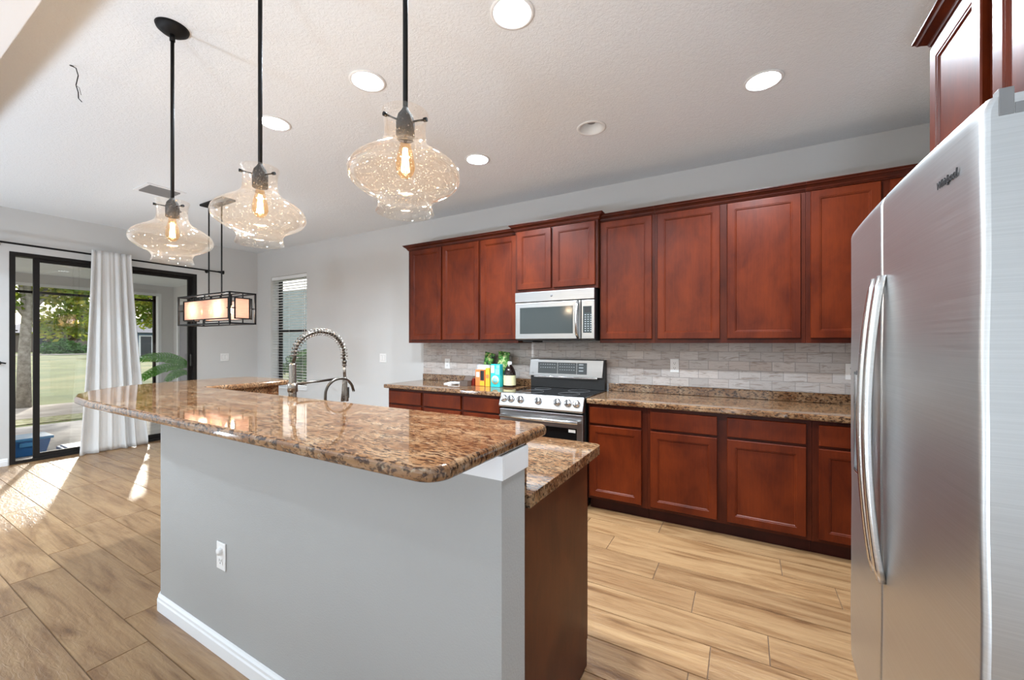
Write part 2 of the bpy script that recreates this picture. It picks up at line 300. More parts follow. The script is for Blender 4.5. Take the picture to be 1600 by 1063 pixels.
COL = sc.collection
class MB:
    """collects geometry in world coordinates"""
    def __init__(s): s.v = []; s.f = []; s.sm = []; s.uv = {}
    def add(s, vs, fs, smooth=False):
        o = len(s.v); s.v += [tuple(v) for v in vs]
        s.f += [tuple(i+o for i in f) for f in fs]; s.sm += [smooth]*len(fs); return s
    def box(s, x0, x1, y0, y1, z0, z1):
        vs = [(x, y, z) for x in (x0, x1) for y in (y0, y1) for z in (z0, z1)]
        return s.add(vs, [(0, 1, 3, 2), (4, 6, 7, 5), (0, 4, 5, 1), (2, 3, 7, 6), (0, 2, 6, 4), (1, 5, 7, 3)])
    def obox(s, c, ax, ay, az, hx, hy, hz):
        c = Vector(c); ax, ay, az = Vector(ax)*hx, Vector(ay)*hy, Vector(az)*hz
        vs = [c+i*ax+j*ay+k*az for i in (-1, 1) for j in (-1, 1) for k in (-1, 1)]
        return s.add(vs, [(0, 1, 3, 2), (4, 6, 7, 5), (0, 4, 5, 1), (2, 3, 7, 6), (0, 2, 6, 4), (1, 5, 7, 3)])
    def tube(s, pts, r, n=12, cap=True, closed=False):
        pts = [Vector(p) for p in pts]; rs = r if isinstance(r, (list, tuple)) else [r]*len(pts)
        m = len(pts); vs = []; up = None
        for i, p in enumerate(pts):
            a = pts[(i-1) % m] if (i > 0 or closed) else p; b = pts[(i+1) % m] if (i < m-1 or closed) else p
            t = (b-a).normalized()
            if up is None:
                up = Vector((0, 0, 1)) if abs(t.z) < .9 else Vector((1, 0, 0))
            u = (up - t*up.dot(t)).normalized(); w2 = t.cross(u); up = u
            for k in range(n):
                an = 2*PI*k/n; vs.append(p+(u*math.cos(an)+w2*math.sin(an))*rs[i])
        fs = []
        for i in range(m if closed else m-1):
            j = (i+1) % m
            for k in range(n):
                k2 = (k+1) % n; fs.append((i*n+k, i*n+k2, j*n+k2, j*n+k))
        s.add(vs, fs, True)
        if cap and not closed:
            o = len(s.v)-m*n
            s.f.append(tuple(o+k for k in range(n))[::-1]); s.sm.append(False)
            s.f.append(tuple(o+(m-1)*n+k for k in range(n))); s.sm.append(False)
        return s
    def lathe(s, c, prof, n=32, axis='z', closed_ends=False):
        """prof: (radius, height) pairs"""
        vs = []
        for r, h in prof:
            for k in range(n):
                a = 2*PI*k/n; p = (r*math.cos(a), r*math.sin(a), h)
                if axis == 'y': p = (p[0], p[2], p[1])
                if axis == 'x': p = (p[2], p[0], p[1])
                vs.append((c[0]+p[0], c[1]+p[1], c[2]+p[2]))
        fs = [(i*n+k, i*n+(k+1) % n, (i+1)*n+(k+1) % n, (i+1)*n+k) for i in range(len(prof)-1) for k in range(n)]
        s.add(vs, fs, True)
        if closed_ends:
            o = len(s.v)-len(prof)*n
            s.f.append(tuple(o+k for k in range(n))); s.sm.append(False)
            s.f.append(tuple(o+(len(prof)-1)*n+k for k in range(n))); s.sm.append(False)
        return s
    def cyl(s, c, r, h, axis='z', n=24):
        return s.lathe(c, [(r, 0), (r, h)], n, axis, True)
    def prism(s, poly, z0, z1):
        n = len(poly); vs = [(x, y, z0) for x, y in poly]+[(x, y, z1) for x, y in poly]
        fs = [tuple(range(n))[::-1], tuple(range(n, 2*n))]+[(i, (i+1) % n, n+(i+1) % n, n+i) for i in range(n)]
        return s.add(vs, fs)
    def rings(s, T, w_, h_, prof, closed_back=True):
        """nested rectangular rings: prof = (inset, out); T maps (a, b, out) to the world"""
        vs = []; fs = []
        for ins, d in prof:
            vs += [T(ins, ins, d), T(w_-ins, ins, d), T(w_-ins, h_-ins, d), T(ins, h_-ins, d)]
        for i in range(len(prof)-1):
            for k in range(4):
                a = i*4+k; b = i*4+(k+1) % 4; fs.append((a, b, b+4, a+4))
        o = (len(prof)-1)*4; fs.append((o, o+1, o+2, o+3)); fs.append((3, 2, 1, 0))
        return s.add(vs, fs)
    def extrude(s, prof, T0, T1):
        """profile (u, v) swept between two mappings"""
        n = len(prof); vs = [T0(*p) for p in prof]+[T1(*p) for p in prof]
        fs = [(i, (i+1) % n, n+(i+1) % n, n+i) for i in range(n)]+[tuple(range(n))[::-1], tuple(range(n, 2*n))]
        return s.add(vs, fs)
    def build(s, name, mat, parent=None, bevel=0, seg=2, solid=0, sub=0):
        me = bpy.data.meshes.new(name)
        off = Vector(parent['_w']) if parent is not None and '_w' in parent else (Vector(parent.matrix_world.translation) if parent is not None else Vector((0, 0, 0)))
        me.from_pydata([tuple(Vector(v)-off) for v in s.v], [], s.f); me.update()
        bm = bmesh.new(); bm.from_mesh(me); bmesh.ops.recalc_face_normals(bm, faces=bm.faces); bm.to_mesh(me); bm.free()
        for i, p in enumerate(me.polygons): p.use_smooth = s.sm[i] if i < len(s.sm) else False
        me.materials.append(M[mat] if isinstance(mat, str) else mat)
        o = bpy.data.objects.new(name, me); COL.objects.link(o)
        if parent is not None: o.parent = parent; o['_w'] = tuple(off)
        else: o['_w'] = (0., 0., 0.)
        if bevel:
            b = o.modifiers.new('bevel', 'BEVEL'); b.width = bevel; b.segments = seg; b.limit_method = 'ANGLE'; b.angle_limit = math.radians(40); b.harden_normals = False
        if solid: q = o.modifiers.new('thickness', 'SOLIDIFY'); q.thickness = solid
        if sub: q = o.modifiers.new('smooth', 'SUBSURF'); q.levels = sub; q.render_levels = sub
        return o
def thing(name, label, cat, loc, group=None):
    o = bpy.data.objects.new(name, None); COL.objects.link(o); o.location = loc; o['_w'] = tuple(float(x) for x in loc)
    o.empty_display_size = .1; o['label'] = label; o['category'] = cat
    if group: o['group'] = group
    return o
def tag(o, label, cat, group=None, kind=None):
    if label: o['label'] = label
    if cat: o['category'] = cat
    if group: o['group'] = group
    if kind: o['kind'] = kind
    return o
def struct(o, label=None):
    o['kind'] = 'structure'
    if label: o['label'] = label
    return o
def dup(root, loc, label, group=None):
    r = root.copy(); COL.objects.link(r); r.location = loc; r['label'] = label; r['_w'] = tuple(float(x) for x in loc)
    if group: r['group'] = group
    for ch in list(root.children):
        c = ch.copy(); COL.objects.link(c); c.parent = r
        for g in list(ch.children):
            d = g.copy(); COL.objects.link(d); d.parent = c
    return r

YB = 3.83; XL = -7.11; XR = 1.22; HC = 2.873; YS = -5.0
# ================================================================== room shell
# floor: wood-look plank tiles laid along x, with thin grout lines
def build_floor():
    W = .206; LEN = 1.235; y0 = 2.033
    joints = {5: -.53, 4: .20, 3: -.79, 2: -.455, 1: -.228, 0: .10, -6: -2.66, -7: -2.37, -8: -3.21}
    vs, fs, uvs, rn = [], [], [], []
    g = .0016
    k0 = int((YS-y0)/W)-1; k1 = int((YB-y0)/W)+1
    for k in range(k0, k1):
        ya, yb = y0+k*W+g, y0+(k+1)*W-g
        ya, yb = max(ya, YS), min(yb, YB)
        if yb <= ya: continue
        j = joints.get(k, random.uniform(0, LEN))
        n0 = math.floor((XL-j)/LEN); x = j+n0*LEN
        while x < XR:
            xa, xb = max(x+g, XL), min(x+LEN-g, XR)
            if xb > xa:
                o = len(vs); c = .0012; zt = 0.0; zb = -.004
                vs += [(xa, ya, zb), (xb, ya, zb), (xb, yb, zb), (xa, yb, zb), (xa+c, ya+c, zt), (xb-c, ya+c, zt), (xb-c, yb-c, zt), (xa+c, yb-c, zt)]
                fs += [(o+4, o+5, o+6, o+7)]+[(o+i, o+(i+1) % 4, o+4+(i+1) % 4, o+4+i) for i in range(4)]
                r = random.random(); rn += [r]*8
            x += LEN
    o = len(vs); vs += [(XL-.2, YS, -.004), (XR, YS, -.004), (XR, YB, -.004), (XL-.2, YB, -.004)]; fs.append((o, o+1, o+2, o+3)); rn += [0]*4
    o2 = len(vs); vs += [(XL-.2, YS, -.1), (XR, YS, -.1), (XR, YB, -.1), (XL-.2, YB, -.1)]; rn += [0]*4
    fs += [(o2+3, o2+2, o2+1, o2)]+[(o+i, o2+i, o2+(i+1) % 4, o+(i+1) % 4) for i in range(4)]
    me = bpy.data.meshes.new('floor'); me.from_pydata(vs, [], fs); me.update()
    a = me.attributes.new('rnd', 'FLOAT', 'POINT'); a.data.foreach_set('value', rn)
    u = me.uv_layers.new(name='UVMap')
    for p in me.polygons:
        for li in p.loop_indices:
            v = vs[me.loops[li].vertex_index]; u.data[li].uv = (v[0], v[1])
    me.materials.append(M['plank']); me.materials.append(M['grout'])
    for p in me.polygons[-6:]: p.material_index = 1
    ob = bpy.data.objects.new('floor', me); COL.objects.link(ob); struct(ob, 'tan and brown wood-look plank tile floor'); ob['_w'] = (0., 0., 0.)
build_floor()
# ceiling with round holes for the cans left to the baffles (they hang 2 mm below)
CANS = [(-.915, 1.61), (-1.877, 1.62), (-2.79, 1.615), (.10, 2.74), (-1.895, 2.757), (-.925, 2.749)]
def build_ceiling():
    bm = bmesh.new()
    # grid sheet with circular holes: build by triangulated fill
    def loop(pts):
        vs = [bm.verts.new((x, y, HC)) for x, y in pts]
        return [bm.edges.new((vs[i], vs[(i+1) % len(vs)])) for i in range(len(vs))]
    ed = loop([(XL-.2, YS), (XR+.2, YS), (XR+.2, YB+.2), (XL-.2, YB+.2)])
    for x, y in CANS: ed += loop([(x+.083*math.cos(2*PI*k/40), y+.083*math.sin(2*PI*k/40)) for k in range(40)])
    bmesh.ops.triangle_fill(bm, use_beauty=True, use_dissolve=False, edges=ed)
    # drop any face that filled a hole
    kill = [f for f in bm.faces if any((f.calc_center_median().x-x)**2+(f.calc_center_median().y-y)**2 < .07**2 for x, y in CANS)]
    bmesh.ops.delete(bm, geom=kill, context='FACES_ONLY')
    r = bmesh.ops.extrude_face_region(bm, geom=list(bm.faces))
    for v in [g for g in r['geom'] if isinstance(g, bmesh.types.BMVert)]: v.co.z += .12
    bmesh.ops.recalc_face_normals(bm, faces=bm.faces)
    me = bpy.data.meshes.new('ceiling'); bm.to_mesh(me); bm.free(); me.materials.append(M['ceiling'])
    o = bpy.data.objects.new('ceiling', me); COL.objects.link(o); struct(o, 'white knockdown-textured ceiling'); return o
build_ceiling()
struct(MB().box(XL, -1.9, .05, .44, 2.61, HC).build('trim_1', 'soffit', None, .004), 'smooth white dropped beam at the left edge of the ceiling')
# back wall with window opening
WX0, WX1, WZ0, WZ1 = -6.72, -5.775, .66, 2.435
b = MB(); T = .2
b.box(XL-.2, WX0, YB, YB+T, 0, HC); b.box(WX1, XR+.2, YB, YB+T, 0, HC); b.box(WX0, WX1, YB, YB+T, 0, WZ0); b.box(WX0, WX1, YB, YB+T, WZ1, HC)
struct(b.build('wall_back', 'wall'), 'greige wall behind the cabinets and window')
# left wall with patio door opening
DY0, DY1, DZ1 = 1.165, 2.955, 2.39
b = MB(); b.box(XL-T, XL, YS, DY0, 0, HC); b.box(XL-T, XL, DY1, YB, 0, HC); b.box(XL-T, XL, DY0, DY1, DZ1, HC)
struct(b.build('wall_left', 'wall'), 'greige wall around the sliding patio door')
struct(MB().box(XR, XR+.2, YS, YB, 0, HC).build('wall_right', 'wall'), 'greige wall behind the refrigerator')
wf = MB(); wf.box(XL-.2, XR+.2, YS-.2, YS, 0, .4).box(XL-.2, XR+.2, YS-.2, YS, 2.5, HC).box(XL-.2, -6.7, YS-.2, YS, .4, 2.5).box(.8, XR+.2, YS-.2, YS, .4, 2.5)
struct(wf.build('wall_front', 'wall'), 'greige wall with wide windows behind the camera')
# tile backsplash on the back wall (part of the wall finish)
struct(MB().box(-3.43, XR-.001, YB-.010, YB-.0005, .985, 1.376).build('trim_2', 'tile'), 'stone subway tile backsplash below the wall cabinets')
def baseboard(name, poly_pts, label, h=.083, t=.014):
    """poly_pts: floor line; board stands to its left-hand side"""
    b = MB(); n = len(poly_pts)
    prof = [(0, 0), (t, 0), (t, h*.62), (t*.72, h*.70), (t*.72, h*.84), (t*.35, h*.93), (t*.2, h), (0, h)]
    P = [Vector((x, y, 0)) for x, y in poly_pts]; secs = []
    for i, p in enumerate(P):
        d = Vector((0, 0, 0))
        if i > 0: d += (p-P[i-1]).normalized()
        if i < n-1: d += (P[i+1]-p).normalized()
        d.normalize(); nrm = Vector((-d.y, d.x, 0)); secs.append([p+nrm*u+Vector((0, 0, v)) for u, v in prof])
    vs = [v for s in secs for v in s]; m = len(prof)
    fs = [(i*m+k, i*m+(k+1) % m, (i+1)*m+(k+1) % m, (i+1)*m+k) for i in range(n-1) for k in range(m)]
    fs += [tuple(range(m)), tuple(range((n-1)*m, n*m))[::-1]]
    b.add(vs, fs); return struct(b.build(name, 'trim', None, .0015), label)
baseboard('baseboard_left', [(XL, DY0-.01), (XL, YS)], 'white baseboard left of the patio door')
baseboard('baseboard_left_2', [(XL, YB), (XL, DY1+.01)], 'white baseboard between the patio door and the corner')
baseboard('baseboard_back', [(-3.40, YB), (XL+.016, YB)], 'white baseboard below the window')

# ------------------------------------------------------------------ window
b = MB(); fy0, fy1 = YB+.13, YB+.175; e = .045
b.box(WX0, WX0+e, fy0, fy1, WZ0, WZ1); b.box(WX1-e, WX1, fy0, fy1, WZ0, WZ1); b.box(WX0+e, WX1-e, fy0, fy1, WZ0, WZ0+e); b.box(WX0+e, WX1-e, fy0, fy1, WZ1-e, WZ1)
b.box(WX0+e, WX1-e, fy0, fy1-.005, 1.535, 1.575)
win = struct(b.build('window_1', 'bronze'), 'tall single-hung window with dark frame and white blind')
p = MB().box(WX0+e, WX1-e, fy0+.015, fy0+.02, WZ0+e, 1.535).box(WX0+e, WX1-e, fy0+.015, fy0+.02, 1.575, WZ1-e).build('glass_pane', 'glass', win)
struct(MB().box(WX0-.01, WX1+.01, YB-.018, YB+.129, WZ0-.02, WZ0+.004).build('trim_3', 'trim', None, .003), 'white marble window sill')
bl = thing('window_blind', 'white horizontal slat blind hanging in the tall back window', 'blind', (-6.25, YB+.04, WZ1))
MB().box(WX0+.006, WX1-.006, YB+.01, YB+.075, WZ1-.055, WZ1-.002).build('headrail', 'vinyl', bl, .004)
sl = MB(); z = WZ1-.075; ta = math.radians(-4)
while z > WZ0+.06:
    sl.obox(((WX0+WX1)/2, YB+.045, z), (1, 0, 0), (0, math.cos(ta), math.sin(ta)), (0, -math.sin(ta), math.cos(ta)), (WX1-WX0)/2-.01, .0245, .0014); z -= .0435
sl.build('slats', 'vinyl', bl)
MB().box(WX0+.01, WX1-.01, YB+.02, YB+.07, WZ0+.022, WZ0+.042).build('bottom_rail', 'vinyl', bl, .003)
for cx in (WX0+.13, -6.25, WX1-.13):
    MB().tube([(cx, YB+.019, WZ1-.055), (cx, YB+.019, WZ0+.04)], .0012, 6).build('ladder_cord', 'vinyl', bl)
MB().tube([(WX1-.06, YB+.006, WZ1-.05), (WX1-.06, YB+.006, 1.45)], .004, 8).build('tilt_wand', 'white', bl)

# ------------------------------------------------------------------ sliding patio door
dx0, dx1 = XL-.10, XL-.02; e = .045
b = MB()
b.box(dx0, XL+.004, DY0, DY0+e, .0, DZ1); b.box(dx0, XL+.004, DY1-e, DY1, 0, DZ1); b.box(dx0, XL+.004, DY0+e, DY1-e, DZ1-e, DZ1); b.box(dx0, XL+.004, DY0+e, DY1-e, 0, .035)
door = struct(b.build('door_1', 'bronze', None, .002), 'dark-framed sliding glass patio door')
def panel(name, ya, yb, xa, xb, e1=.05):
    f = MB(); f.box(xa, xb, ya, ya+e1, .035, DZ1-.045); f.box(xa, xb, yb-e1, yb, .035, DZ1-.045); f.box(xa, xb, ya+e1, yb-e1, .035, .085); f.box(xa, xb, ya+e1, yb-e1, DZ1-.085, DZ1-.045)
    o = f.build(name, 'bronze', door, .002)
    MB().box((xa+xb)/2-.003, (xa+xb)/2+.003, ya+e1, yb-e1, .085, DZ1-.085).build('glass_pane', 'glass', o); return o
panel('sliding_panel', 1.345, 2.22, XL-.045, XL-.015)
panel('fixed_panel', 2.165, DY1-.045, XL-.088, XL-.058, .045)
MB().box(XL-.0145, XL+.03, DY1-.085, DY1-.06, 1.02, 1.20).build('pull_handle', 'black', door, .004)
struct(MB().box(XL-.2, XL+.002, DY0-.001, DY1+.001, -.003, .0).build('trim_4', 'bronze'), 'dark metal threshold of the patio door')

# ================================================================== lanai and garden
LF = -.06
struct(MB().box(-10.6, XL-.2, -6, 4.2, -.3, LF).build('trim_5', 'paver', None), 'pale paver floor of the covered lanai')
struct(MB().box(-10.6, XL-.2, -6, 4.2, 2.52, 2.7).build('trim_6', 'ceiling'), 'grey textured lanai ceiling')
b = MB(); b.box(-10.55, -10.3, 3.66, 4.0, LF, 2.52); b.box(-10.55, -10.3, -1.6, 3.66, 2.36, 2.52); b.box(-10.55, -10.3, -2.0, -1.6, LF, 2.52)
struct(b.build('wall_lanai', 'stucco'), 'grey stucco pier and beam of the lanai opening')
struct(MB().box(-10.3, -10.12, 3.86, 4.06, LF, 2.52).box(-9.44, XL-.2, 3.86, 4.06, LF, 2.52).box(-10.12, -9.44, 3.86, 4.06, 2.2, 2.52).build('wall_lanai_side', 'stucco'), 'grey stucco side wall of the lanai')
struct(MB().box(-10.31, -10.29, 3.61, 3.66, LF, 2.36).box(-10.31, -10.29, -1.6, 3.61, 2.31, 2.36).build('trim_7', 'trim'), 'white trim around the lanai opening')
sf = thing('screen_frame', 'dark metal screen frame across the lanai opening', 'screen', (-10.42, 1.0, LF))
MB().box(-10.44, -10.40, -1.6, 3.61, 2.20, 2.24).build('top_rail', 'bronze', sf)
MB().box(-10.44, -10.40, 3.565, 3.61, LF, 2.36).build('post', 'bronze', sf)
MB().box(-10.44, -10.40, -1.6, -1.56, LF, 2.36).build('post', 'bronze', sf)
d2 = struct(MB().box(-10.12, -9.44, 3.88, 3.94, LF, 2.2).build('door_2', 'doorgrey'), 'grey door in the lanai side wall')
MB().box(-10.12, -10.06, 3.85, 3.88, LF, 2.2).box(-9.50, -9.44, 3.85, 3.88, LF, 2.2).box(-10.06, -9.50, 3.85, 3.88, 2.14, 2.2).build('door_frame', 'trim', d2)
lf = thing('lanai_light', 'white bowl ceiling light outside above the patio door', 'ceiling light', (-8.0, 1.90, 2.52))
MB().lathe((-8.0, 1.90, 2.52), [(.06, 0), (.06, -.02), (.235, -.035), (.20, -.07), (.15, -.11), (.05, -.14), (.0, -.142)], 32).build('bowl', 'white', lf)
# ground
gd = MB(); gd.add([(-260, -160, -.1), (-10.6, -160, -.1), (-10.6, 260, -.1), (-260, 260, -.1)], [(0, 1, 2, 3)]); gd.add([(-10.6, 4.2, -.1), (60, 4.2, -.1), (60, 160, -.1), (-10.6, 160, -.1)], [(0, 1, 2, 3)])
gd.add([(-260, -160, -.4), (-10.6, -160, -.4), (-10.6, 260, -.4), (-260, 260, -.4)], [(3, 2, 1, 0)])
struct(gd.build('floor_garden', 'grass'), 'green lawn outside the patio door')
struct(MB().box(-14.2, -11.9, -20, 40, -.11, -.085).build('floor_path', 'dirt'), 'pale sandy strip crossing the lawn')
struct(MB().box(-11.9, -11.1, -20, 40, -.11, -.088).build('floor_bed', 'mulch'), 'leaf-littered grass edge beside the lanai')
struct(MB().box(-77, -71, -90, 150, -.11, -.08).build('floor_road', 'dirt'), 'pale road beyond the lawn')
def leaf_cloud(blobs, n, size, seed):
    rnd = random.Random(seed); vs, fs = [], []
    tot = sum(b[3]**2 for b in blobs)
    for (x, y, z, r) in blobs:
        for _ in range(int(n*r*r/tot)):
            d = Vector((rnd.gauss(0, 1), rnd.gauss(0, 1), rnd.gauss(0, 1))).normalized()*r*(rnd.random()**.45)
            c = Vector((x, y, z))+Vector((d.x, d.y, d.z*.75)); s = size*rnd.uniform(.6, 1.3)
            u = Vector((rnd.gauss(0, 1), rnd.gauss(0, 1), rnd.gauss(0, .6))).normalized(); v = u.cross(Vector((rnd.gauss(0, 1), rnd.gauss(0, 1), rnd.gauss(0, 1)))).normalized()
            o = len(vs); vs += [c-u*s, c+v*s*.45, c+u*s, c-v*s*.45]; fs.append((o, o+1, o+2, o+3))
    b = MB(); b.add(vs, fs); return b
def tree(name, label, x, y, h, rad, blobs, n, size, leafmat, seed, group=None, cat='tree'):
    t = thing(name, label, cat, (x, y, -.1), group)
    rnd = random.Random(seed); b = MB()
    b.tube([(x, y, -.12), (x+.05, y, h*.25), (x-.06, y+.08, h*.5), (x+.02, y, h*.72)], [rad*1.35, rad, rad*.85, rad*.55], 12)
    for bx, by, bz, br in blobs[:6]:
        b.tube([(x-.02, y+.04, h*.42), ((x+bx)/2, (y+by)/2, (h*.5+bz)/2+.3), (bx, by, bz)], [rad*.5, rad*.32, rad*.12], 8)
    b.build('trunk', 'bark', t); leaf_cloud(blobs, n, size, seed).build('crown', leafmat, t); return t
tree('shade_tree', 'tall grey-barked tree with yellow-green leaves behind the left door pane', -14.0, 2.50, 4.6, .095,
     [(-14.2, 3.0, 3.0, .9), (-14.0, 2.3, 3.4, 1.1), (-14.4, 1.5, 3.1, 1.0), (-14, 3.3, 2.2, .65), (-14.2, 2.0, 2.3, .6), (-14.4, 3.4, 2.7, .6), (-14.2, 3.0, 1.75, .45), (-14.1, 3.5, 1.65, .3)], 7000, .075, 'leaf1', 3)
tree('shade_tree', 'leafy tree behind the right door pane and lanai pier', -20.5, 7.9, 5.0, .17,
     [(-20.5, 6.6, 3.2, 1.1), (-20, 7.4, 2.9, 1.0), (-20, 5.8, 3.0, .9), (-21, 6.9, 3.6, 1.0), (-20, 6.7, 2.3, .6), (-20.5, 7.6, 2.1, .5)], 4800, .09, 'leaf1', 5)
for i, (x, y, r, z) in enumerate([(-84, 22, 4.4, 4.6), (-84, 36, 4.4, 5.0), (-84, 8, 4.6, 4.6), (-84, -6, 4.6, 5.0)]):
    tree('distant_tree', ['brown-leaved tree on the far side of the lawn by the house', 'bare brown tree right of the distant house roof', 'dark tree left of the distant pale house', 'dark tree at the far left of the garden view'][i],
         x, y, 5, .3, [(x, y, z, r*.7), (x, y+r*.8, z*.6, r*.6), (x, y-r*.8, z*.7, r*.6)], 2400, .42, 'leaf3', 20+i, 'trees beyond the road')
for i, (x, y, r) in enumerate([(-79, 17.2, 1.9), (-80, 22.6, 1.4)]):
    s_ = leaf_cloud([(x, y, .5, r), (x, y+r*.8, .35, r*.75)], 2200, .22, 40+i).build('round_shrub', 'leaf2')
    tag(s_, ['round green shrub at the far edge of the lawn', 'low green hedge right of the round far shrub'][i], 'shrub')
hg = leaf_cloud([(-13+1.1*k, 8.6-.35*k, .55+.1*(k % 2), .75) for k in range(7)], 7000, .10, 77).build('clipped_hedge', 'leaf2')
tag(hg, 'green hedge outside the tall window with the blind', 'hedge')
nh = tag(MB().box(-26, -9, 15, 16, -.1, 4.6).build('neighbour_wall', 'siding'), 'tall pale blue-grey neighbouring wall beyond the hedge outside the tall window', 'wall')
def house(name, label, x0, x1, y0, y1, h, wall, wins):
    t = thing(name, label, 'house', ((x0+x1)/2, (y0+y1)/2, -.1))
    MB().box(x0, x1, y0, y1, -.1, h).build('wall', wall, t)
    o = .6; ym = (y0+y1)/2; xm = (x0+x1)/2
    MB().add([(x0-o, y0-o, h), (x1+o, y0-o, h), (x1+o, y1+o, h), (x0-o, y1+o, h), (xm, y0+2.5, h+1.7), (xm, y1-2.5, h+1.7)],
             [(0, 1, 4), (1, 2, 5, 4), (2, 3, 5), (3, 0, 4, 5), (3, 2, 1, 0)]).build('roof', 'houseroof', t)
    for a, c, z0, z1 in wins:
        f = MB().box(x1-.02, x1+.06, a, c, z0, z1).build('window', 'trim', t)
        MB().box(x1+.05, x1+.09, a+.12, (a+c)/2-.05, z0+.1, z1-.1).box(x1+.05, x1+.09, (a+c)/2+.05, c-.12, z0+.1, z1-.1).build('pane', 'housewin', f)
    return t
house('distant_house', 'blue house with glass doors seen through the right door pane', -58, -48.6, 15.2, 25, 2.3, 'housewall', [(15.6, 17.5, 0, 2.05), (19.2, 20.2, .5, 1.9), (21.4, 22.8, .0, 2.0)])
house('distant_house', 'long tan house with grey roof far across the lawn', -112, -98, 16, 42, 2.9, 'housewall2', [(19, 22, .7, 2.2), (26, 29, .7, 2.2), (33, 36, .7, 2.2)])
# banana plant
bp = thing('banana_plant', 'banana plant with broad torn green leaves on the lanai', 'plant', (-8.62, 3.48, LF))
def banana_leaf(pts, wid):
    b = MB(); P = [Vector(p) for p in pts]; n = 22; rnd = random.Random(int(wid*1000)+len(pts)); vs, fs = [], []
    def bez(t):
        a, c, d = P; return a*(1-t)**2+c*2*t*(1-t)+d*t*t
    for s in (-1, 1):
        for i in range(n):
            t0, t1 = i/n, (i+.92)/n
            for q in (0,):
                p0, p1 = bez(t0), bez(t1); d = (p1-p0).normalized(); side = d.cross(Vector((1, -.35, .45))).normalized()
                w0 = wid*math.sin(PI*min(1, t0*.93+.05))**.6*rnd.uniform(.85, 1.0); dr = Vector((-.25*w0, 0, -.10*w0))
                o = len(vs); m0 = p0+side*s*w0*.5+Vector((0, 0, .05*w0)); m1 = p1+side*s*w0*.5+Vector((0, 0, .05*w0))
                vs += [p0, p1, m1, m0, p1+side*s*w0+dr+d*.03, p0+side*s*w0+dr+d*.03]; fs += [(o, o+1, o+2, o+3), (o+3, o+2, o+4, o+5)]
    b.add(vs, fs, False); return b
leaves = [((-8.6, 3.45, .93), (-8.6, 3.1, 1.06), (-8.55, 2.68, .70), .085), ((-8.6, 3.47, .95), (-8.62, 3.2, 1.22), (-8.65, 2.74, 1.08), .10), ((-8.6, 3.5, .98), (-8.5, 3.6, 1.2), (-8.45, 3.72, 1.12), .06), ((-8.6, 3.45, .80), (-8.5, 3.3, .95), (-8.4, 3.05, .72), .08)]
for a, c, d, wd in leaves:
    lfm = banana_leaf((a, c, d), wd).build('leaf', 'banana', bp, 0, 2, .002)
    P = [Vector(a), Vector(c), Vector(d)]
    MB().tube([P[0]*(1-t)**2+P[1]*2*t*(1-t)+P[2]*t*t for t in [i/10 for i in range(11)]], [.011*(1-.07*i) for i in range(11)], 6).build('midrib', 'banana', lfm)
MB().tube([(-8.62, 3.48, LF+.2), (-8.61, 3.47, .6), (-8.6, 3.46, .95)], [.06, .045, .02], 10).build('stem', 'banana', bp)
MB().lathe((-8.62, 3.48, LF), [(.0, 0), (.13, 0), (.17, .26), (.18, .26), (.18, .29), (.15, .29), (.14, .22), (0, .22)], 24).build('pot', 'dgrey', bp)
# blue bins just outside the door
bn = thing('storage_bin', 'blue plastic storage bin with lid just outside the patio door', 'bin', (-7.95, 1.42, LF))
MB().add([(-8.1, 1.23, LF), (-7.8, 1.23, LF), (-7.8, 1.58, LF), (-8.1, 1.58, LF), (-8.14, 1.19, LF+.2), (-7.76, 1.19, LF+.2), (-7.76, 1.62, LF+.2), (-8.14, 1.62, LF+.2)],
         [(0, 3, 2, 1), (4, 5, 6, 7), (0, 1, 5, 4), (1, 2, 6, 5), (2, 3, 7, 6), (3, 0, 4, 7)]).build('body', 'binblue', bn, .015)
MB().box(-8.16, -7.74, 1.17, 1.64, LF+.201, LF+.235).build('lid', 'binlid', bn, .008)
MB().box(-7.758, -7.74, 1.35, 1.47, LF+.13, LF+.18).build('handle', 'binlid', bn, .004)
tag(MB().box(-8.05, -7.6, 1.72, 2.1, LF, LF+.035).box(-8.02, -7.63, 1.75, 2.07, LF+.035, LF+.05).build('bin_lid', 'binblue', None, .008), 'flat blue plastic bin lid lying on the lanai pavers', 'lid')

# ================================================================== curtain
cr = thing('curtain_rod', 'long thin black curtain rod above the patio door', 'curtain rod', (XL, 2.0, 2.47))
MB().tube([(XL+.085, -.6, 2.478), (XL+.085, 3.22, 2.458)], .011, 12).build('rod', 'black', cr)
MB().lathe((XL+.085, 3.20, 2.459), [(.0, 0), (.013, 0), (.014, .02), (.018, .03), (.030, .075), (.0, .075)], 20, 'y').build('finial', 'black', cr)
for y in (1.08, 3.08):
    MB().tube([(XL+.0, y, 2.45), (XL+.07, y, 2.45), (XL+.085, y, 2.452)], .007, 8).cyl((XL, y, 2.45), .022, .006, 'x').build('bracket', 'black', cr)
cu = MB(); NU, NV = 150, 40
def cpt(u, v):   # u across 0..1, v down 0..1
    zt = 2.515; zb = .004; z = zt+(zb-zt)*v
    yt = 1.79+u*.37; yb = 1.675+u*.66
    k = v**1.25; y = yt*(1-k)+yb*k
    amp = (.010+.026*min(1, v*1.4))*(.75+.35*math.sin(9*u+1))
    ph = u*2*PI*5.2+.9*math.sin(7*u+1.5*v)+.5*math.sin(15*u+2)*v
    x = XL+.135+amp*math.sin(ph)+.006*math.sin(2.3*ph+1)*(.4+v)+.003*math.sin(40*u)
    y += .010*math.cos(ph)*v
    if v > .96: x += .025*(v-.96)/.04*math.sin(11*u)
    return (x, y, z)
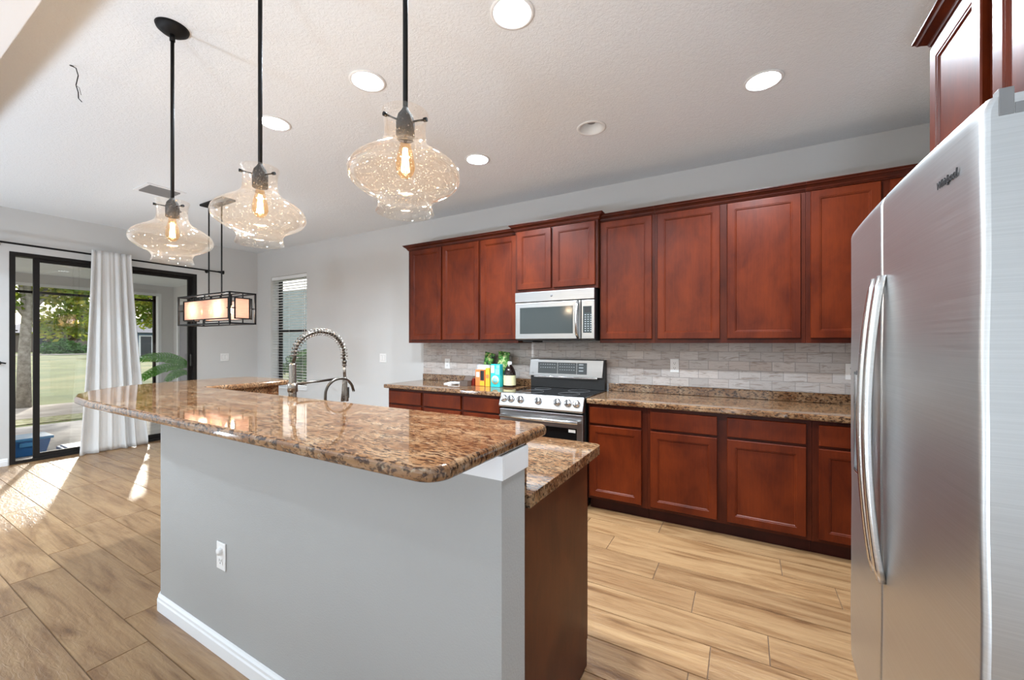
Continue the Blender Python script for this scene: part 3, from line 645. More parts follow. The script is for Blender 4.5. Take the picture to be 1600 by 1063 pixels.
cu.add([cpt(i/NU, j/NV) for j in range(NV+1) for i in range(NU+1)], [(j*(NU+1)+i, j*(NU+1)+i+1, (j+1)*(NU+1)+i+1, (j+1)*(NU+1)+i) for j in range(NV) for i in range(NU)], True)
tag(cu.build('curtain', 'curtain', None, 0, 2, .003), 'off-white pleated curtain gathered in front of the patio door', 'curtain')
hb = thing('curtain_holdback', 'short dark metal holdback on the wall left of the patio door', 'holdback', (XL, 1.09, 1.14))
MB().tube([(XL, 1.09, 1.145), (XL+.06, 1.095, 1.15), (XL+.075, 1.13, 1.14)], .008, 8).build('arm', 'black', hb)
MB().cyl((XL, 1.09, 1.145), .022, .006, 'x').build('base', 'black', hb)

# ================================================================== cabinets
def doorx(x0, x1, z0, z1, yf, mat='cherry', name='door', parent=None, drawer=False, d=.019):
    """a front facing -y whose back sits at yf"""
    Tm = lambda a, b_, o: (x0+a, yf-o, z0+b_)
    if drawer: prof = [(0, 0), (0, d-.004), (.004, d), (.008, d)]
    else: prof = [(0, 0), (0, d-.004), (.003, d), (.050, d), (.053, d-.003), (.0575, d-.003), (.063, d-.009), (.065, d-.009)]
    return MB().rings(Tm, x1-x0, z1-z0, prof).build(name, mat, parent)
def doorm(y0, y1, z0, z1, xf, mat='cherry', name='door', parent=None, d=.019, sign=-1, drawer=False):
    """a front facing -x (sign -1) whose back sits at xf"""
    Tm = lambda a, b_, o: (xf+sign*o, y1-a, z0+b_)
    prof = [(0, 0), (0, d-.004), (.003, d), (.050, d), (.053, d-.003), (.0575, d-.003), (.063, d-.009), (.065, d-.009)]
    return MB().rings(Tm, y1-y0, z1-z0, prof).build(name, mat, parent)
CROWN = [(0, 0), (.006, 0), (.010, .008), (.014, .010), (.018, .020), (.034, .034), (.040, .036), (.045, .046), (.052, .050), (.052, .056), (0, .056)]
def crown(x0, x1, yf, z, parent, retL=False, retR=False, depth=.3):
    """mitred crown along -y face, with returns along the sides where asked"""
    path = []
    b = MB(); n = len(CROWN)
    secs = []
    if retL: secs.append(lambda u, v: (x0-u, yf+depth, z+v))
    secs.append(lambda u, v: (x0-(u if retL else 0), yf-u, z+v))
    secs.append(lambda u, v: (x1+(u if retR else 0), yf-u, z+v))
    if retR: secs.append(lambda u, v: (x1+u, yf+depth, z+v))
    vs = [s(*p) for s in secs for p in CROWN]
    fs = [(i*n+k, i*n+(k+1) % n, (i+1)*n+(k+1) % n, (i+1)*n+k) for i in range(len(secs)-1) for k in range(n)]
    fs += [tuple(range(n)), tuple(range((len(secs)-1)*n, len(secs)*n))[::-1]]
    b.add(vs, fs); return b.build('crown_molding', 'cherry_frame', parent)
YU = YB-.31           # face-frame plane of the wall cabinets; doors stand 19 mm proud
def wall_cab(label, x0, x1, doors, yf=YU, z0=1.365, z1=2.447, dz0=1.40, dz1=2.428, retL=False, retR=False, mat='cherry', cz=None):
    t = thing('wall_cabinet', label, 'cabinet', ((x0+x1)/2, YB, z0), 'cherry wall cabinets on the back wall')
    MB().box(x0+.0007, x1-.0007, yf+.0195, YB-.0125, z0, z1).build('carcass', 'cherry_side', t)
    # face frame
    f = MB(); g = .0007
    xs = [x0+g]+[v for d in doors for v in (d[0]+.014, d[1]-.014)]+[x1-g]
    for i in range(0, len(xs), 2): f.box(xs[i], xs[i+1], yf, yf+.019, z0, z1)
    for a, c in doors: f.box(a+.014, c-.014, yf, yf+.019, z0, dz0+.016); f.box(a+.014, c-.014, yf, yf+.019, dz1-.016, z1)
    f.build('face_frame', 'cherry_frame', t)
    for a, c in doors: doorx(a, c, dz0, dz1, yf-.0005, mat, 'door', t)
    crown(x0+g, x1-g, yf-.001, z1-.012 if cz is None else cz, t, retL, retR, YB-.013-yf)
    return t
wall_cab('narrow single-door wall cabinet at the left end of the upper row', -3.385, -2.888, [(-3.345, -2.897)], retL=True)
wall_cab('double-door wall cabinet between the left end cabinet and the microwave', -2.888, -1.932, [(-2.875, -2.396), (-2.368, -1.940)])
wall_cab('short double-door wall cabinet above the microwave', -1.932, -1.105, [(-1.905, -1.548), (-1.525, -1.128)], yf=YU-.055, z0=1.852, z1=2.46, dz0=1.878, dz1=2.438, retL=True, retR=True)
wall_cab('narrow single-door wall cabinet just right of the microwave', -1.105, -.637, [(-1.095, -.660)])
wall_cab('wide double-door wall cabinet in the middle of the right upper row', -.637, .382, [(-.614, -.157), (-.107, .354)])
wall_cab('corner wall cabinet partly hidden by the refrigerator', .382, XR-.004, [(.410, .785), (.83, 1.16)])
YBF = YB-.61          # face frame plane of the base cabinets
def base_cab(label, x0, x1, cols):
    t = thing('base_cabinet', label, 'cabinet', ((x0+x1)/2, YB, 0), 'cherry base cabinets on the back wall')
    yf = YBF; g = .0007; zt = .872
    MB().box(x0+g, x1-g, yf+.0195, YB-.003, .105, zt).build('carcass', 'cherry_side', t)
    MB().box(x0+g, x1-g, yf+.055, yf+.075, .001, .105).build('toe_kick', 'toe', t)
    f = MB(); xs = [x0+g]+[v for d in cols for v in (d[0]+.014, d[1]-.014)]+[x1-g]
    for i in range(0, len(xs), 2): f.box(xs[i], xs[i+1], yf, yf+.019, .095, zt)
    for a, c in cols:
        f.box(a+.014, c-.014, yf, yf+.019, .095, .135); f.box(a+.014, c-.014, yf, yf+.019, .685, .715); f.box(a+.014, c-.014, yf, yf+.019, .832, zt)
    f.build('face_frame', 'cherry_frame', t)
    for a, c in cols:
        doorx(a, c, .118, .694, yf-.0005, 'cherry', 'door', t)
        doorx(a, c, .712, .845, yf-.0005, 'cherry', 'drawer', t, True)
    return t
base_cab('narrow one-drawer base cabinet at the left end near the window wall', -3.395, -2.893, [(-3.375, -2.913)])
base_cab('two-drawer base cabinet between the left end cabinet and the range', -2.893, -1.937, [(-2.871, -2.403), (-2.365, -1.955)])
base_cab('narrow base cabinet just right of the range', -1.107, -.637, [(-1.093, -.680)])
base_cab('wide two-door base cabinet in the middle of the right run', -.637, .382, [(-.614, -.160), (-.098, .352)])
base_cab('corner base cabinet partly hidden by the refrigerator', .382, XR-.004, [(.418, .80), (.84, 1.16)])

# ------------------------------------------------------------------ countertops
def arcpts(cx, cy, r, a0, a1, n=8):
    return [(cx+r*math.cos(math.radians(a0+(a1-a0)*i/n)), cy+r*math.sin(math.radians(a0+(a1-a0)*i/n))) for i in range(n+1)]
def slab(poly, z0, z1, name, parent=None, bev=.012):
    return MB().prism(poly, z0, z1).build(name, 'granite', parent, bev, 4)
yc = YB-.655
ct = thing('kitchen_countertop', 'granite countertop left of the range with groceries on it', 'countertop', (-2.7, YB, .873))
slab([(-3.43, YB-.002), (-3.43, yc), (-1.925, yc), (-1.925, YB-.002)][::-1], .873, .914, 'top', ct, .010)
MB().box(-3.43, -1.925, YB-.024, YB-.0115, .9145, .987).build('backsplash_strip', 'granite', ct, .003)
ct = thing('kitchen_countertop', 'long granite countertop right of the range running to the corner', 'countertop', (0, YB, .873))
slab([(-1.112, YB-.002), (-1.112, yc), (XR-.003, yc), (XR-.003, YB-.002)][::-1], .873, .914, 'top', ct, .010)
MB().box(-1.112, XR-.003, YB-.024, YB-.0115, .9145, .987).build('backsplash_strip', 'granite', ct, .003)

# ================================================================== island
# low wall under the raised bar: L-shaped in plan, rounded at its left end
outline = [(-.555, .92), (-.555, 1.050), (-2.72, 1.050), (-2.84, 1.17), (-2.84, 1.66), (-3.02, 1.66), (-3.10, 1.50)]
outline += [(-3.10, 1.42)] + [(-2.70, 1.0)]
outline += arcpts(-2.585, .985, .065, 200, 270, 8)
struct(MB().prism(outline[::-1], 0, 1.069).build('wall_island', 'wall_island'), 'pale grey half wall carrying the raised granite bar')
baseboard('baseboard_island', [(-.54, .92)]+arcpts(-2.585, .985, .065, 270, 200, 8)+[(-3.10, 1.42)], 'white baseboard along the foot of the island half wall')
bpy.data.objects['baseboard_island']['_n'] = 1
struct(MB().box(-2.5, -.547, .912, .9195, 1.005, 1.0685).box(-.5545, -.547, .9205, 1.058, 1.005, 1.0685).build('trim_8', 'trim', None, .001), 'white trim board below the bar top')
# raised bar
bar = [(-.548, .70)]
bar = arcpts(-.608, .705, .06, 270, 360, 8) + arcpts(-.572, 1.18, .024, 0, 90, 5)
bar += [(-2.79, 1.204)]
bar += [(-2.79, 1.70)] + [(-2.81, 1.735), (-2.85, 1.75)]
bar += [(-3.30, 1.752), (-3.36, 1.72), (-3.385, 1.64), (-3.385, 1.40), (-3.36, 1.18), (-3.31, 1.02), (-3.23, .90), (-3.12, .79), (-2.99, .71), (-2.83, .665), (-2.62, .647), (-2.3, .645)]
tag(slab(bar, 1.070, 1.105, 'bar_countertop', None, .013), 'raised L-shaped polished granite bar top with rounded left end', 'countertop')
# lower counter with sink cut-out
lw = thing('island_countertop', 'lower granite island countertop on the kitchen side of the bar', 'countertop', (-1.7, 1.45, .874))
def lower():
    bm = bmesh.new()
    out = arcpts(-.585, 1.745, .035, 0, 90, 5)+[(-2.80, 1.78), (-2.80, 1.19), (-2.70, 1.075), (-.550, 1.075)]
    hole = [(-2.2, 1.36), (-1.5, 1.36), (-1.5, 1.70), (-2.2, 1.70)]
    E = []
    for poly in (out, hole):
        vs = [bm.verts.new((x, y, .874)) for x, y in poly]; E += [bm.edges.new((vs[i], vs[(i+1) % len(vs)])) for i in range(len(vs))]
    bmesh.ops.triangle_fill(bm, use_beauty=True, edges=E)
    kill = [f for f in bm.faces if -2.2 < f.calc_center_median().x < -1.5 and 1.36 < f.calc_center_median().y < 1.70]
    bmesh.ops.delete(bm, geom=kill, context='FACES_ONLY')
    r = bmesh.ops.extrude_face_region(bm, geom=list(bm.faces))
    for v in [g for g in r['geom'] if isinstance(g, bmesh.types.BMVert)]: v.co.z += .040
    bmesh.ops.recalc_face_normals(bm, faces=bm.faces)
    me = bpy.data.meshes.new('top'); bm.to_mesh(me); bm.free()
    off = Vector(lw['_w']); me.transform(Matrix.Translation(-off)); me.materials.append(M['granite'])
    o = bpy.data.objects.new('top', me); COL.objects.link(o); o.parent = lw
    q = o.modifiers.new('bevel', 'BEVEL'); q.width = .010; q.segments = 3; q.limit_method = 'ANGLE'; q.angle_limit = math.radians(40)
lower()
MB().box(-2.70, -.560, 1.0515, 1.0735, .9145, 1.069).build('backsplash_strip', 'granite', lw, .002)
MB().box(-2.839, -2.817, 1.20, 1.66, .9145, 1.069).build('backsplash_strip', 'granite', lw, .002)
sk = thing('kitchen_sink', 'steel sink bowl set into the island countertop', 'sink', (-1.85, 1.53, .70))
MB().add([(-2.21, 1.35, .872), (-1.49, 1.35, .872), (-1.49, 1.71, .872), (-2.21, 1.71, .872), (-2.17, 1.39, .69), (-1.53, 1.39, .69), (-1.53, 1.67, .69), (-2.17, 1.67, .69)],
         [(0, 1, 5, 4), (1, 2, 6, 5), (2, 3, 7, 6), (3, 0, 4, 7), (4, 5, 6, 7)]).build('bowl', 'steel', sk, 0, 2, .002)
MB().cyl((-1.85, 1.53, .6905), .045, .004).build('drain', 'chrome', sk)
# island cabinet below
ic = thing('island_cabinet', 'cherry island cabinet with plain end panel beside the half wall', 'cabinet', (-1.7, 1.4, 0))
MB().box(-2.55, -.602, 1.06, 1.655, .10, .67).build('carcass', 'cherry_side', ic)
MB().box(-.600, -.576, 1.0525, 1.655, .0, .872).build('end_panel', 'cherry_side', ic, .0015)
MB().box(-2.75, -.580, 1.656, 1.675, .10, .872).build('face_frame', 'cherry_frame', ic, .001)
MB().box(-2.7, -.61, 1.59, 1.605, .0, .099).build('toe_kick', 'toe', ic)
xx = [-.60, -1.05, -1.5, -1.95, -2.4]
for i in range(4):
    x1, x0 = xx[i]-.012, xx[i+1]+.012
    Tm = lambda a, b_, o, x1=x1: (x1-a, 1.6755+o, .125+b_)
    MB().rings(Tm, x1-x0, .56, [(0, 0), (0, .015), (.003, .019), (.050, .019), (.057, .012), (.065, .010)]).build('door', 'cherry', ic)
    Tm = lambda a, b_, o, x1=x1: (x1-a, 1.6755+o, .71+b_)
    MB().rings(Tm, x1-x0, .135, [(0, 0), (0, .015), (.004, .019), (.008, .019)]).build('drawer', 'cherry', ic)
# outlet on the half wall
def plate(name, label, c, face, w_=.072, h_=.118, kind='outlet', cat=None, slots=None, group=None):
    """face: '-y' or '+x' wall plate centred at c"""
    t = thing(name, label, cat or kind, c, group)
    x, y, z = c
    def B(u0, u1, v0, v1, d0, d1):
        if face == '-y': return (x+u0, x+u1, y-d1, y-d0, z+v0, z+v1)
        return (x+d0, x+d1, y+u0, y+u1, z+v0, z+v1)
    MB().box(*B(-w_/2, w_/2, -h_/2, h_/2, .0003, .006)).build('wall_plate', 'white', t, .002)
    if kind == 'outlet':
        for dz in (-.021, .021):
            o = MB().box(*B(-.0165, .0165, dz-.0145, dz+.0145, .006, .0078)).build('socket', 'white', t, .0025)
            MB().box(*B(-.008, -.0055, dz-.002, dz+.008, .0078, .0082)).box(*B(.0055, .008, dz-.002, dz+.008, .0078, .0082)).box(*B(-.0025, .0025, dz-.011, dz-.006, .0078, .0082)).build('slots', 'dgrey', o)
    elif kind == 'switch':
        n = round(w_/.05)
        n = max(1, n-0 if w_ > .1 else 1)
        for i in range(n):
            u = (i-(n-1)/2)*.046; MB().box(*B(u-.0165, u+.0165, -.033, .033, .006, .009)).build('rocker', 'white', t, .0015)
            MB().box(*B(u-.0178, u+.0178, -.0345, .0345, .0058, .0063)).build('rocker_gap', 'greyplastic', t)
    return t
po = plate('wall_outlet', 'white outlet with a plug-in cover low on the island half wall', (-1.985, .92, .435), '-y', group=None)
MB().lathe((-1.985, .912, .457), [(.0, -.010), (.015, -.010), (.017, 0), (.017, .004)], 20, 'y').build('safety_cap', 'white', po)
plate('wall_outlet', 'white outlet on the backsplash left of the groceries', (-3.055, YB-.010, 1.120), '-y')
plate('wall_outlet', 'white outlet on the backsplash right of the range', (-.525, YB-.010, 1.165), '-y')
plate('wall_outlet', 'white outlet on the backsplash at the refrigerator edge', (.690, YB-.010, 1.155), '-y')
po = plate('wall_outlet', 'white outlet behind the brown bottle left of the range', (-2.215, YB-.010, 1.165), '-y')
MB().box(-2.240, -2.190, YB-.045, YB-.018, 1.14, 1.185).build('plug_adapter', 'white', po, .004)
plate('light_switch', 'white double light switch on the bare wall left of the cabinets', (-4.14, YB, 1.165), '-y', .118, .118, 'switch', 'light switch')
plate('light_switch', 'white double light switch on the wall right of the patio door', (XL, 3.33, 1.14), '+x', .118, .118, 'switch', 'light switch')

# ------------------------------------------------------------------ faucets
fc = thing('kitchen_faucet', 'tall brushed nickel spring-neck kitchen faucet behind the bar', 'faucet', (-2.0, 1.25, .915))
fx, fy = -2.0, 1.25
MB().lathe((fx, fy, .915), [(.0, 0), (.030, 0), (.030, .006), (.019, .010), (.019, .20)], 24).build('base', 'nickel', fc)
MB().lathe((fx, fy, 1.115), [(.019, 0), (.0235, .002), (.0235, .045), (.019, .047)], 24).build('collar', 'nickel', fc)
MB().lathe((fx, fy, 1.160), [(.018, 0), (.0165, .095), (.012, .105), (.0, .105)], 24).build('riser', 'nickel', fc)
arc = [(fx, fy+.003, 1.26)]
for i in range(0, 25):
    a = PI - PI*i/24; arc.append((fx, fy+.155+.148*math.cos(a)+.004, 1.300+.128*math.sin(a)))
arc.append((fx, fy+.309, 1.265))
MB().tube(arc, .0085, 12).build('hose', 'dnickel', fc)
# coil around the hose
dense = []; A = [Vector(p) for p in arc]
seglen = [0]
for i in range(1, len(A)): seglen.append(seglen[-1]+(A[i]-A[i-1]).length)
TL = seglen[-1]
def at(s):
    for i in range(1, len(A)):
        if s <= seglen[i] or i == len(A)-1:
            t = (s-seglen[i-1])/(seglen[i]-seglen[i-1]); return A[i-1].lerp(A[i], t), (A[i]-A[i-1]).normalized()
turns = 27; Npt = turns*14
for k in range(Npt+1):
    s = .03+(TL-.035)*k/Npt; p, t = at(s); u = Vector((1, 0, 0)); v = t.cross(u); an = 2*PI*turns*k/Npt
    dense.append(p+(u*math.cos(an)+v*math.sin(an))*.0185)
MB().tube(dense, .0023, 6).build('spring', 'nickel', fc)
ex, ey = fx, fy+.309
MB().lathe((ex, ey, 1.235), [(.0, .03), (.013, .03), (.013, .018), (.011, .016), (.011, .006), (.013, .004), (.013, 0), (0, 0)], 20).build('coupling', 'dnickel', fc)
MB().tube([(ex, ey, 1.236), (ex, ey+.003, 1.165)], .0085, 12).build('spray_stem', 'nickel', fc)
hd = MB().lathe((ex, ey+.003, 1.03), [(.0, 0), (.021, 0), (.021, .01), (.0165, .06), (.0135, .10), (.0135, .135), (.009, .14)], 20).build('spray_head', 'nickel', fc)
MB().box(ex-.007, ex+.007, ey+.018, ey+.030, 1.045, 1.11).build('spray_trigger', 'blackplastic', hd, .003)
MB().tube([(fx, fy+.02, 1.155), (fx, fy+.265, 1.163)], .0065, 10).build('docking_arm', 'dnickel', fc)
MB().tube([(fx+.016*math.cos(a), ey-.028+.016*math.sin(a), 1.163) for a in [2*PI*i/20 for i in range(20)]], .0055, 8, closed=True).build('docking_ring', 'dnickel', fc)
f2 = thing('water_tap', 'small gooseneck drinking water tap right of the spring faucet', 'tap', (-1.74, 1.25, .915))
MB().lathe((-1.74, 1.25, .915), [(0, 0), (.022, 0), (.022, .006), (.013, .012), (.013, .04), (.009, .045)], 20).build('base', 'nickel', f2)
MB().tube([(-1.74, 1.25, .955), (-1.74, 1.25, 1.10)]+[(-1.74, 1.25+.08-.08*math.cos(a), 1.115+.072*math.sin(a)) for a in [PI*i/20 for i in range(21)] if a < 2.8]+[(-1.74, 1.412, 1.112)], [.0065]*2+[.0065]*19, 10).build('spout', 'dnickel', f2) if False else None
gp = [(-1.74, 1.25, .955), (-1.74, 1.25, 1.09)]+[(-1.74, 1.25+.08-.08*math.cos(PI*i/16), 1.118+.072*math.sin(PI*i/16)) for i in range(0, 16)]+[(-1.74, 1.413, 1.118)]
MB().tube(gp, .0068, 10).build('spout', 'dnickel', f2)
MB().tube([(-1.73, 1.25, .945), (-1.69, 1.25, .952)], .004, 8).build('lever', 'dnickel', f2)

# ================================================================== range
RX0, RX1, RYF = -1.913, -1.122, 3.135
rg = thing('kitchen_range', 'stainless electric range with black glass cooktop and front knobs', 'range', ((RX0+RX1)/2, YB-.3, 0))
MB().box(RX0, RX1, 3.19, YB-.03, .03, .898).build('body', 'blackplastic', rg)
MB().box(RX0-.004, RX1+.004, 3.17, YB-.06, .905, .919).build('cooktop', 'blackglass', rg, .003)
for cx, cy, r in ((-1.70, 3.35, .115), (-1.33, 3.35, .095), (-1.70, 3.60, .08), (-1.33, 3.60, .10)):
    MB().tube([(cx+r*math.cos(2*PI*i/48), cy+r*math.sin(2*PI*i/48), .9192) for i in range(48)], .0008, 4, closed=True).build('burner_ring', 'greyplastic', rg)
# sloped knob panel
prof = [(3.18, .922), (3.160, .918), (3.117, .812), (3.121, .796), (3.18, .794)]
b = MB(); n = len(prof); vs = [(RX0, y, z) for y, z in prof]+[(RX1, y, z) for y, z in prof]
b.add(vs, [(i, (i+1) % n, n+(i+1) % n, n+i) for i in range(n)]+[tuple(range(n))[::-1], tuple(range(n, 2*n))])
b.build('control_panel', 'steel', rg, .006, 3)
kn = Vector((0, -.934, .358)); 
for i, kx in enumerate((-1.868, -1.795, -1.700, -1.527, -1.351, -1.256, -1.182)):
    c = Vector((kx, 3.1395, .868)); u = Vector((1, 0, 0)); v = kn.cross(u)
    def ring(r, h, n=24): return [c+kn*h+(u*math.cos(2*PI*k/n)+v*math.sin(2*PI*k/n))*r for k in range(n)]
    prf = [(.0, .001), (.0315, .001), (.032, .006), (.0265, .009), (.0250, .026), (.0225, .029), (.0, .029)]
    vs = [p for r, h in prf for p in ring(max(r, .0001), h)]; nn = 24
    b = MB(); b.add(vs, [(i2*nn+k, i2*nn+(k+1) % nn, (i2+1)*nn+(k+1) % nn, (i2+1)*nn+k) for i2 in range(len(prf)-1) for k in range(nn)], True)
    ko = b.build('knob', 'handle', rg)
    MB().obox(c+kn*.033, u, v, kn, .0055, .0215, .008).build('knob_grip', 'dgrey' if i % 6 else 'handle', ko, .002)
# oven door
od = MB().box(RX0+.004, RX1-.004, 3.133, 3.188, .20, .780).build('oven_door', 'steel', rg, .006, 3)
MB().box(RX0+.055, RX1-.055, 3.1305, 3.1325, .26, .665).build('oven_window', 'ovenglass', od)
MB().tube([(RX0+.03, 3.090, .722), ((RX0+RX1)/2, 3.082, .722), (RX1-.03, 3.090, .722)], .015, 16).build('oven_handle', 'handle', od)
MB().box(RX0+.03, RX0+.055, 3.088, 3.134, .713, .731).box(RX1-.055, RX1-.03, 3.088, 3.134, .713, .731).build('handle_bracket', 'handle', od, .003)
MB().box(RX1-.125, RX1-.065, 3.1295, 3.1303, .632, .655).build('energy_sticker', 'white', od)
MB().box(RX0+.004, RX1-.004, 3.138, 3.188, .055, .190).build('storage_drawer', 'steel', rg, .006, 3)
# backguard
bgd = thing  # noqa
BY = YB-.105
MB().box(RX0+.01, RX1-.005, BY+.012, YB-.03, .919, 1.205).build('backguard', 'blackplastic', rg, .003)
cf = MB().add([(RX0+.0, BY-.012, 1.035), (RX1-.022, BY-.012, 1.035), (RX1-.022, BY+.010, 1.035), (RX0, BY+.010, 1.035), (RX0+.012, BY+.0, 1.200), (RX1-.012, BY+.0, 1.200), (RX1-.012, BY+.010, 1.200), (RX0+.012, BY+.010, 1.200)],
         [(0, 3, 2, 1), (4, 5, 6, 7), (0, 1, 5, 4), (1, 2, 6, 5), (2, 3, 7, 6), (3, 0, 4, 7)]).build('control_fascia', 'steel', rg, .004, 3)
def fasc(x0, x1, z0, z1, o):   # quad on the sloped fascia, pushed out by o
    f = lambda z: BY-.012+.012*(z-1.035)/.165
    return [(x0, f(z0)-o, z0), (x1, f(z0)-o, z0), (x1, f(z1)-o, z1), (x0, f(z1)-o, z1)]
def fplate(name, mat, x0, x1, z0, z1, o, par):
    q = fasc(x0, x1, z0, z1, o); q2 = [(a, c+.003, d) for a, c, d in q]
    return MB().add(q+q2, [(0, 1, 2, 3), (7, 6, 5, 4), (0, 4, 5, 1), (1, 5, 6, 2), (2, 6, 7, 3), (3, 7, 4, 0)]).build(name, mat, par)
fplate('display_panel', 'panelglass', -1.81, -1.60, 1.062, 1.172, .0018, cf)
fplate('display_panel', 'panelglass', -1.595, -1.400, 1.062, 1.172, .0018, cf)
fplate('display_panel', 'panelglass', -1.395, -1.295, 1.062, 1.172, .0018, cf)
pr = MB()
for r_ in range(2):
    for c_ in range(7): pr.add(fasc(-1.785+c_*.025, -1.785+c_*.025+.013, 1.150-r_*.032, 1.155-r_*.032, .0024), [(0, 1, 2, 3)])
for r_ in range(3):
    for c_ in range(7): pr.add(fasc(-1.575+c_*.024, -1.575+c_*.024+.012, 1.155-r_*.028, 1.160-r_*.028, .0024), [(0, 1, 2, 3)])
    pr.add(fasc(-1.375, -1.330, 1.150-r_*.03, 1.162-r_*.03, .0024), [(0, 1, 2, 3)])
pr.build('printed_marks', 'lightgrey', cf)
MB().box(RX0+.06, RX1-.07, BY-.016, BY-.011, 1.020, 1.034).build('vent_strip', 'handle', cf, .001)
def text(name, s, size, mat, loc, rot, parent, shear=0, depth=.0006, sx=1.0):
    cu_ = bpy.data.curves.new(name, 'FONT'); cu_.body = s; cu_.size = size; cu_.shear = shear; cu_.extrude = depth; cu_.align_x = 'CENTER'; cu_.align_y = 'CENTER'
    tmp = bpy.data.objects.new('tmp', cu_); COL.objects.link(tmp)
    dg = bpy.context.evaluated_depsgraph_get(); me = bpy.data.meshes.new_from_object(tmp.evaluated_get(dg)); bpy.data.objects.remove(tmp)
    me.transform(Matrix.Scale(sx, 4, (1, 0, 0))); me.name = name
    me.materials.clear(); me.materials.append(M[mat]); o = bpy.data.objects.new(name, me); COL.objects.link(o)
    o.parent = parent; off = Vector(parent['_w']); o.location = Vector(loc)-off; o.rotation_euler = rot; return o
text('maker_lettering', 'LG', .020, 'greyplastic', (-1.868, BY-.0125, 1.062), (math.radians(86), 0, 0), cf)

# ================================================================== microwave
MY = 3.425
mw = thing('microwave', 'stainless over-the-range microwave with grey window and keypad', 'microwave', (-1.515, YB-.2, 1.385))
mx0, mx1 = -1.913, -1.124
MB().box(mx0+.002, mx1-.002, MY+.03, YB-.015, 1.387, 1.849).build('body', 'blackplastic', mw, .003)
MB().box(mx0, mx1, MY-.005, MY+.029, 1.752, 1.846).build('vent_panel', 'steel', mw, .004, 3)
md = MB().box(mx0, -1.252, MY, MY+.029, 1.400, 1.747).build('door', 'steel', mw, .006, 3)
MB().box(mx0+.052, -1.322, MY-.0025, MY-.0003, 1.452, 1.700).build('window', 'mwglass', md, .001)
MB().tube([(-1.275, MY-.004, 1.738), (-1.277, MY-.032, 1.705), (-1.279, MY-.040, 1.575), (-1.277, MY-.032, 1.445), (-1.275, MY-.004, 1.410)], [.010, .0145, .016, .0145, .010], 14).build('handle', 'handle', md)
mp = MB().box(-1.246, mx1, MY, MY+.029, 1.400, 1.747).build('keypad_panel', 'steel', mw, .006, 3)
MB().box(-1.228, mx1+.000-.026, MY-.0022, MY-.0003, 1.455, 1.690).build('keypad', 'mwglass', mp)
MB().box(-1.214, mx1-.036, MY-.0032, MY-.0023, 1.636, 1.682).build('display', 'blackglass', mp)
kb = MB()
for r_ in range(8):
    for c_ in range(3): kb.box(-1.212+c_*.025, -1.212+c_*.025+.012, MY-.0029, MY-.0023, 1.470+r_*.020, 1.477+r_*.020)
kb.build('keypad_marks', 'lightgrey', mp)
MB().lathe((-1.53, MY-.0052, 1.802), [(.0, -.0012), (.012, -.0012), (.012, 0)], 20, 'y').build('badge', 'greyplastic', mw)
MB().box(mx0+.05, mx0+.16, MY+.06, MY+.28, 1.372, 1.3865).build('lamp_cover', 'blackplastic', mw, .002)

# ================================================================== refrigerator
FX = .335; FY0, FY1 = .980, 1.935; FZ1 = 1.775; FG = 1.495
fr = thing('refrigerator', 'stainless side-by-side refrigerator with two curved handles', 'refrigerator', (.8, 1.45, 0))
MB().box(.455, 1.195, FY0+.004, FY1-.004, .03, 1.755).build('cabinet_body', 'dgrey', fr, .004)
def fdoor(ya, yb, name, rnear=True):
    z0, z1 = .185, FZ1; nz = 40; ny = 14; D = .065
    def X(y, z):
        t = (y-FY0)/(FY1-FY0); x = FX+.012*(2*t-1)**2+.0011*math.sin(z*8.5+.6*y)+.0005*math.sin(z*21+1.5*y)
        dz = z1-z
        if dz < .028: x += .009*(1-dz/.028)**2
        dzb = z-z0
        if dzb < .04: x += .014*(1-dzb/.04)**2
        for e_, s in ((y-ya, 1), (yb-y, 1)):
            if e_ < .010: x += .010-math.sqrt(max(0, .010**2-(.010-e_)**2))
        return x
    ys = [ya, ya+.001, ya+.003, ya+.006, ya+.010]+[ya+.010+(yb-ya-.020)*i/ny for i in range(1, ny)]+[yb-.010, yb-.006, yb-.003, yb-.001, yb]
    zs = [z0+(.05)*i/6 for i in range(7)]+[z0+.05+(z1-.06-z0-.05)*i/nz for i in range(1, nz+1)]+[z1-.06+.06*i/8 for i in range(1, 9)]
    vs = [(X(y, z), y, z) for z in zs for y in ys]; m = len(ys)
    fs = [(j*m+i, j*m+i+1, (j+1)*m+i+1, (j+1)*m+i) for j in range(len(zs)-1) for i in range(m-1)]
    b = MB(); b.add(vs, fs, True)
    # sides, top, bottom back to the door's rear plane
    bx = .448
    def edge(idx):
        o = len(b.v); pts = [vs[i] for i in idx]; bk = [(bx, p[1], p[2]) for p in pts]; n = len(pts)
        b.add(pts+bk, [(i, i+1, n+i+1, n+i) for i in range(n-1)])
    edge([j*m for j in range(len(zs))]); edge([j*m+m-1 for j in range(len(zs))]); edge(list(range(m))); edge([(len(zs)-1)*m+i for i in range(m)])
    b.add([(bx, ya, z0), (bx, yb, z0), (bx, yb, z1), (bx, ya, z1)], [(0, 1, 2, 3)])
    return b.build(name, 'fridge', fr)
d_r = fdoor(FY0, FG-.004, 'door'); d_f = fdoor(FG+.004, FY1, 'door')
MB().box(.3995, .4475, FG-.0038, FG+.0038, .16, FZ1-.01).build('door_gasket', 'white', fr)
MB().box(.400, .4475, FY0-.0006, FY0+.02, FZ1-.030, FZ1+.0).box(.366, .384, FY0-.0012, FY0+.018, FZ1-.033, FZ1+.012).box(.3845, .4475, FY0-.0012, FY0+.018, FZ1-.033, FZ1-.015).build('hinge_cover', 'greyplastic', fr, .001)
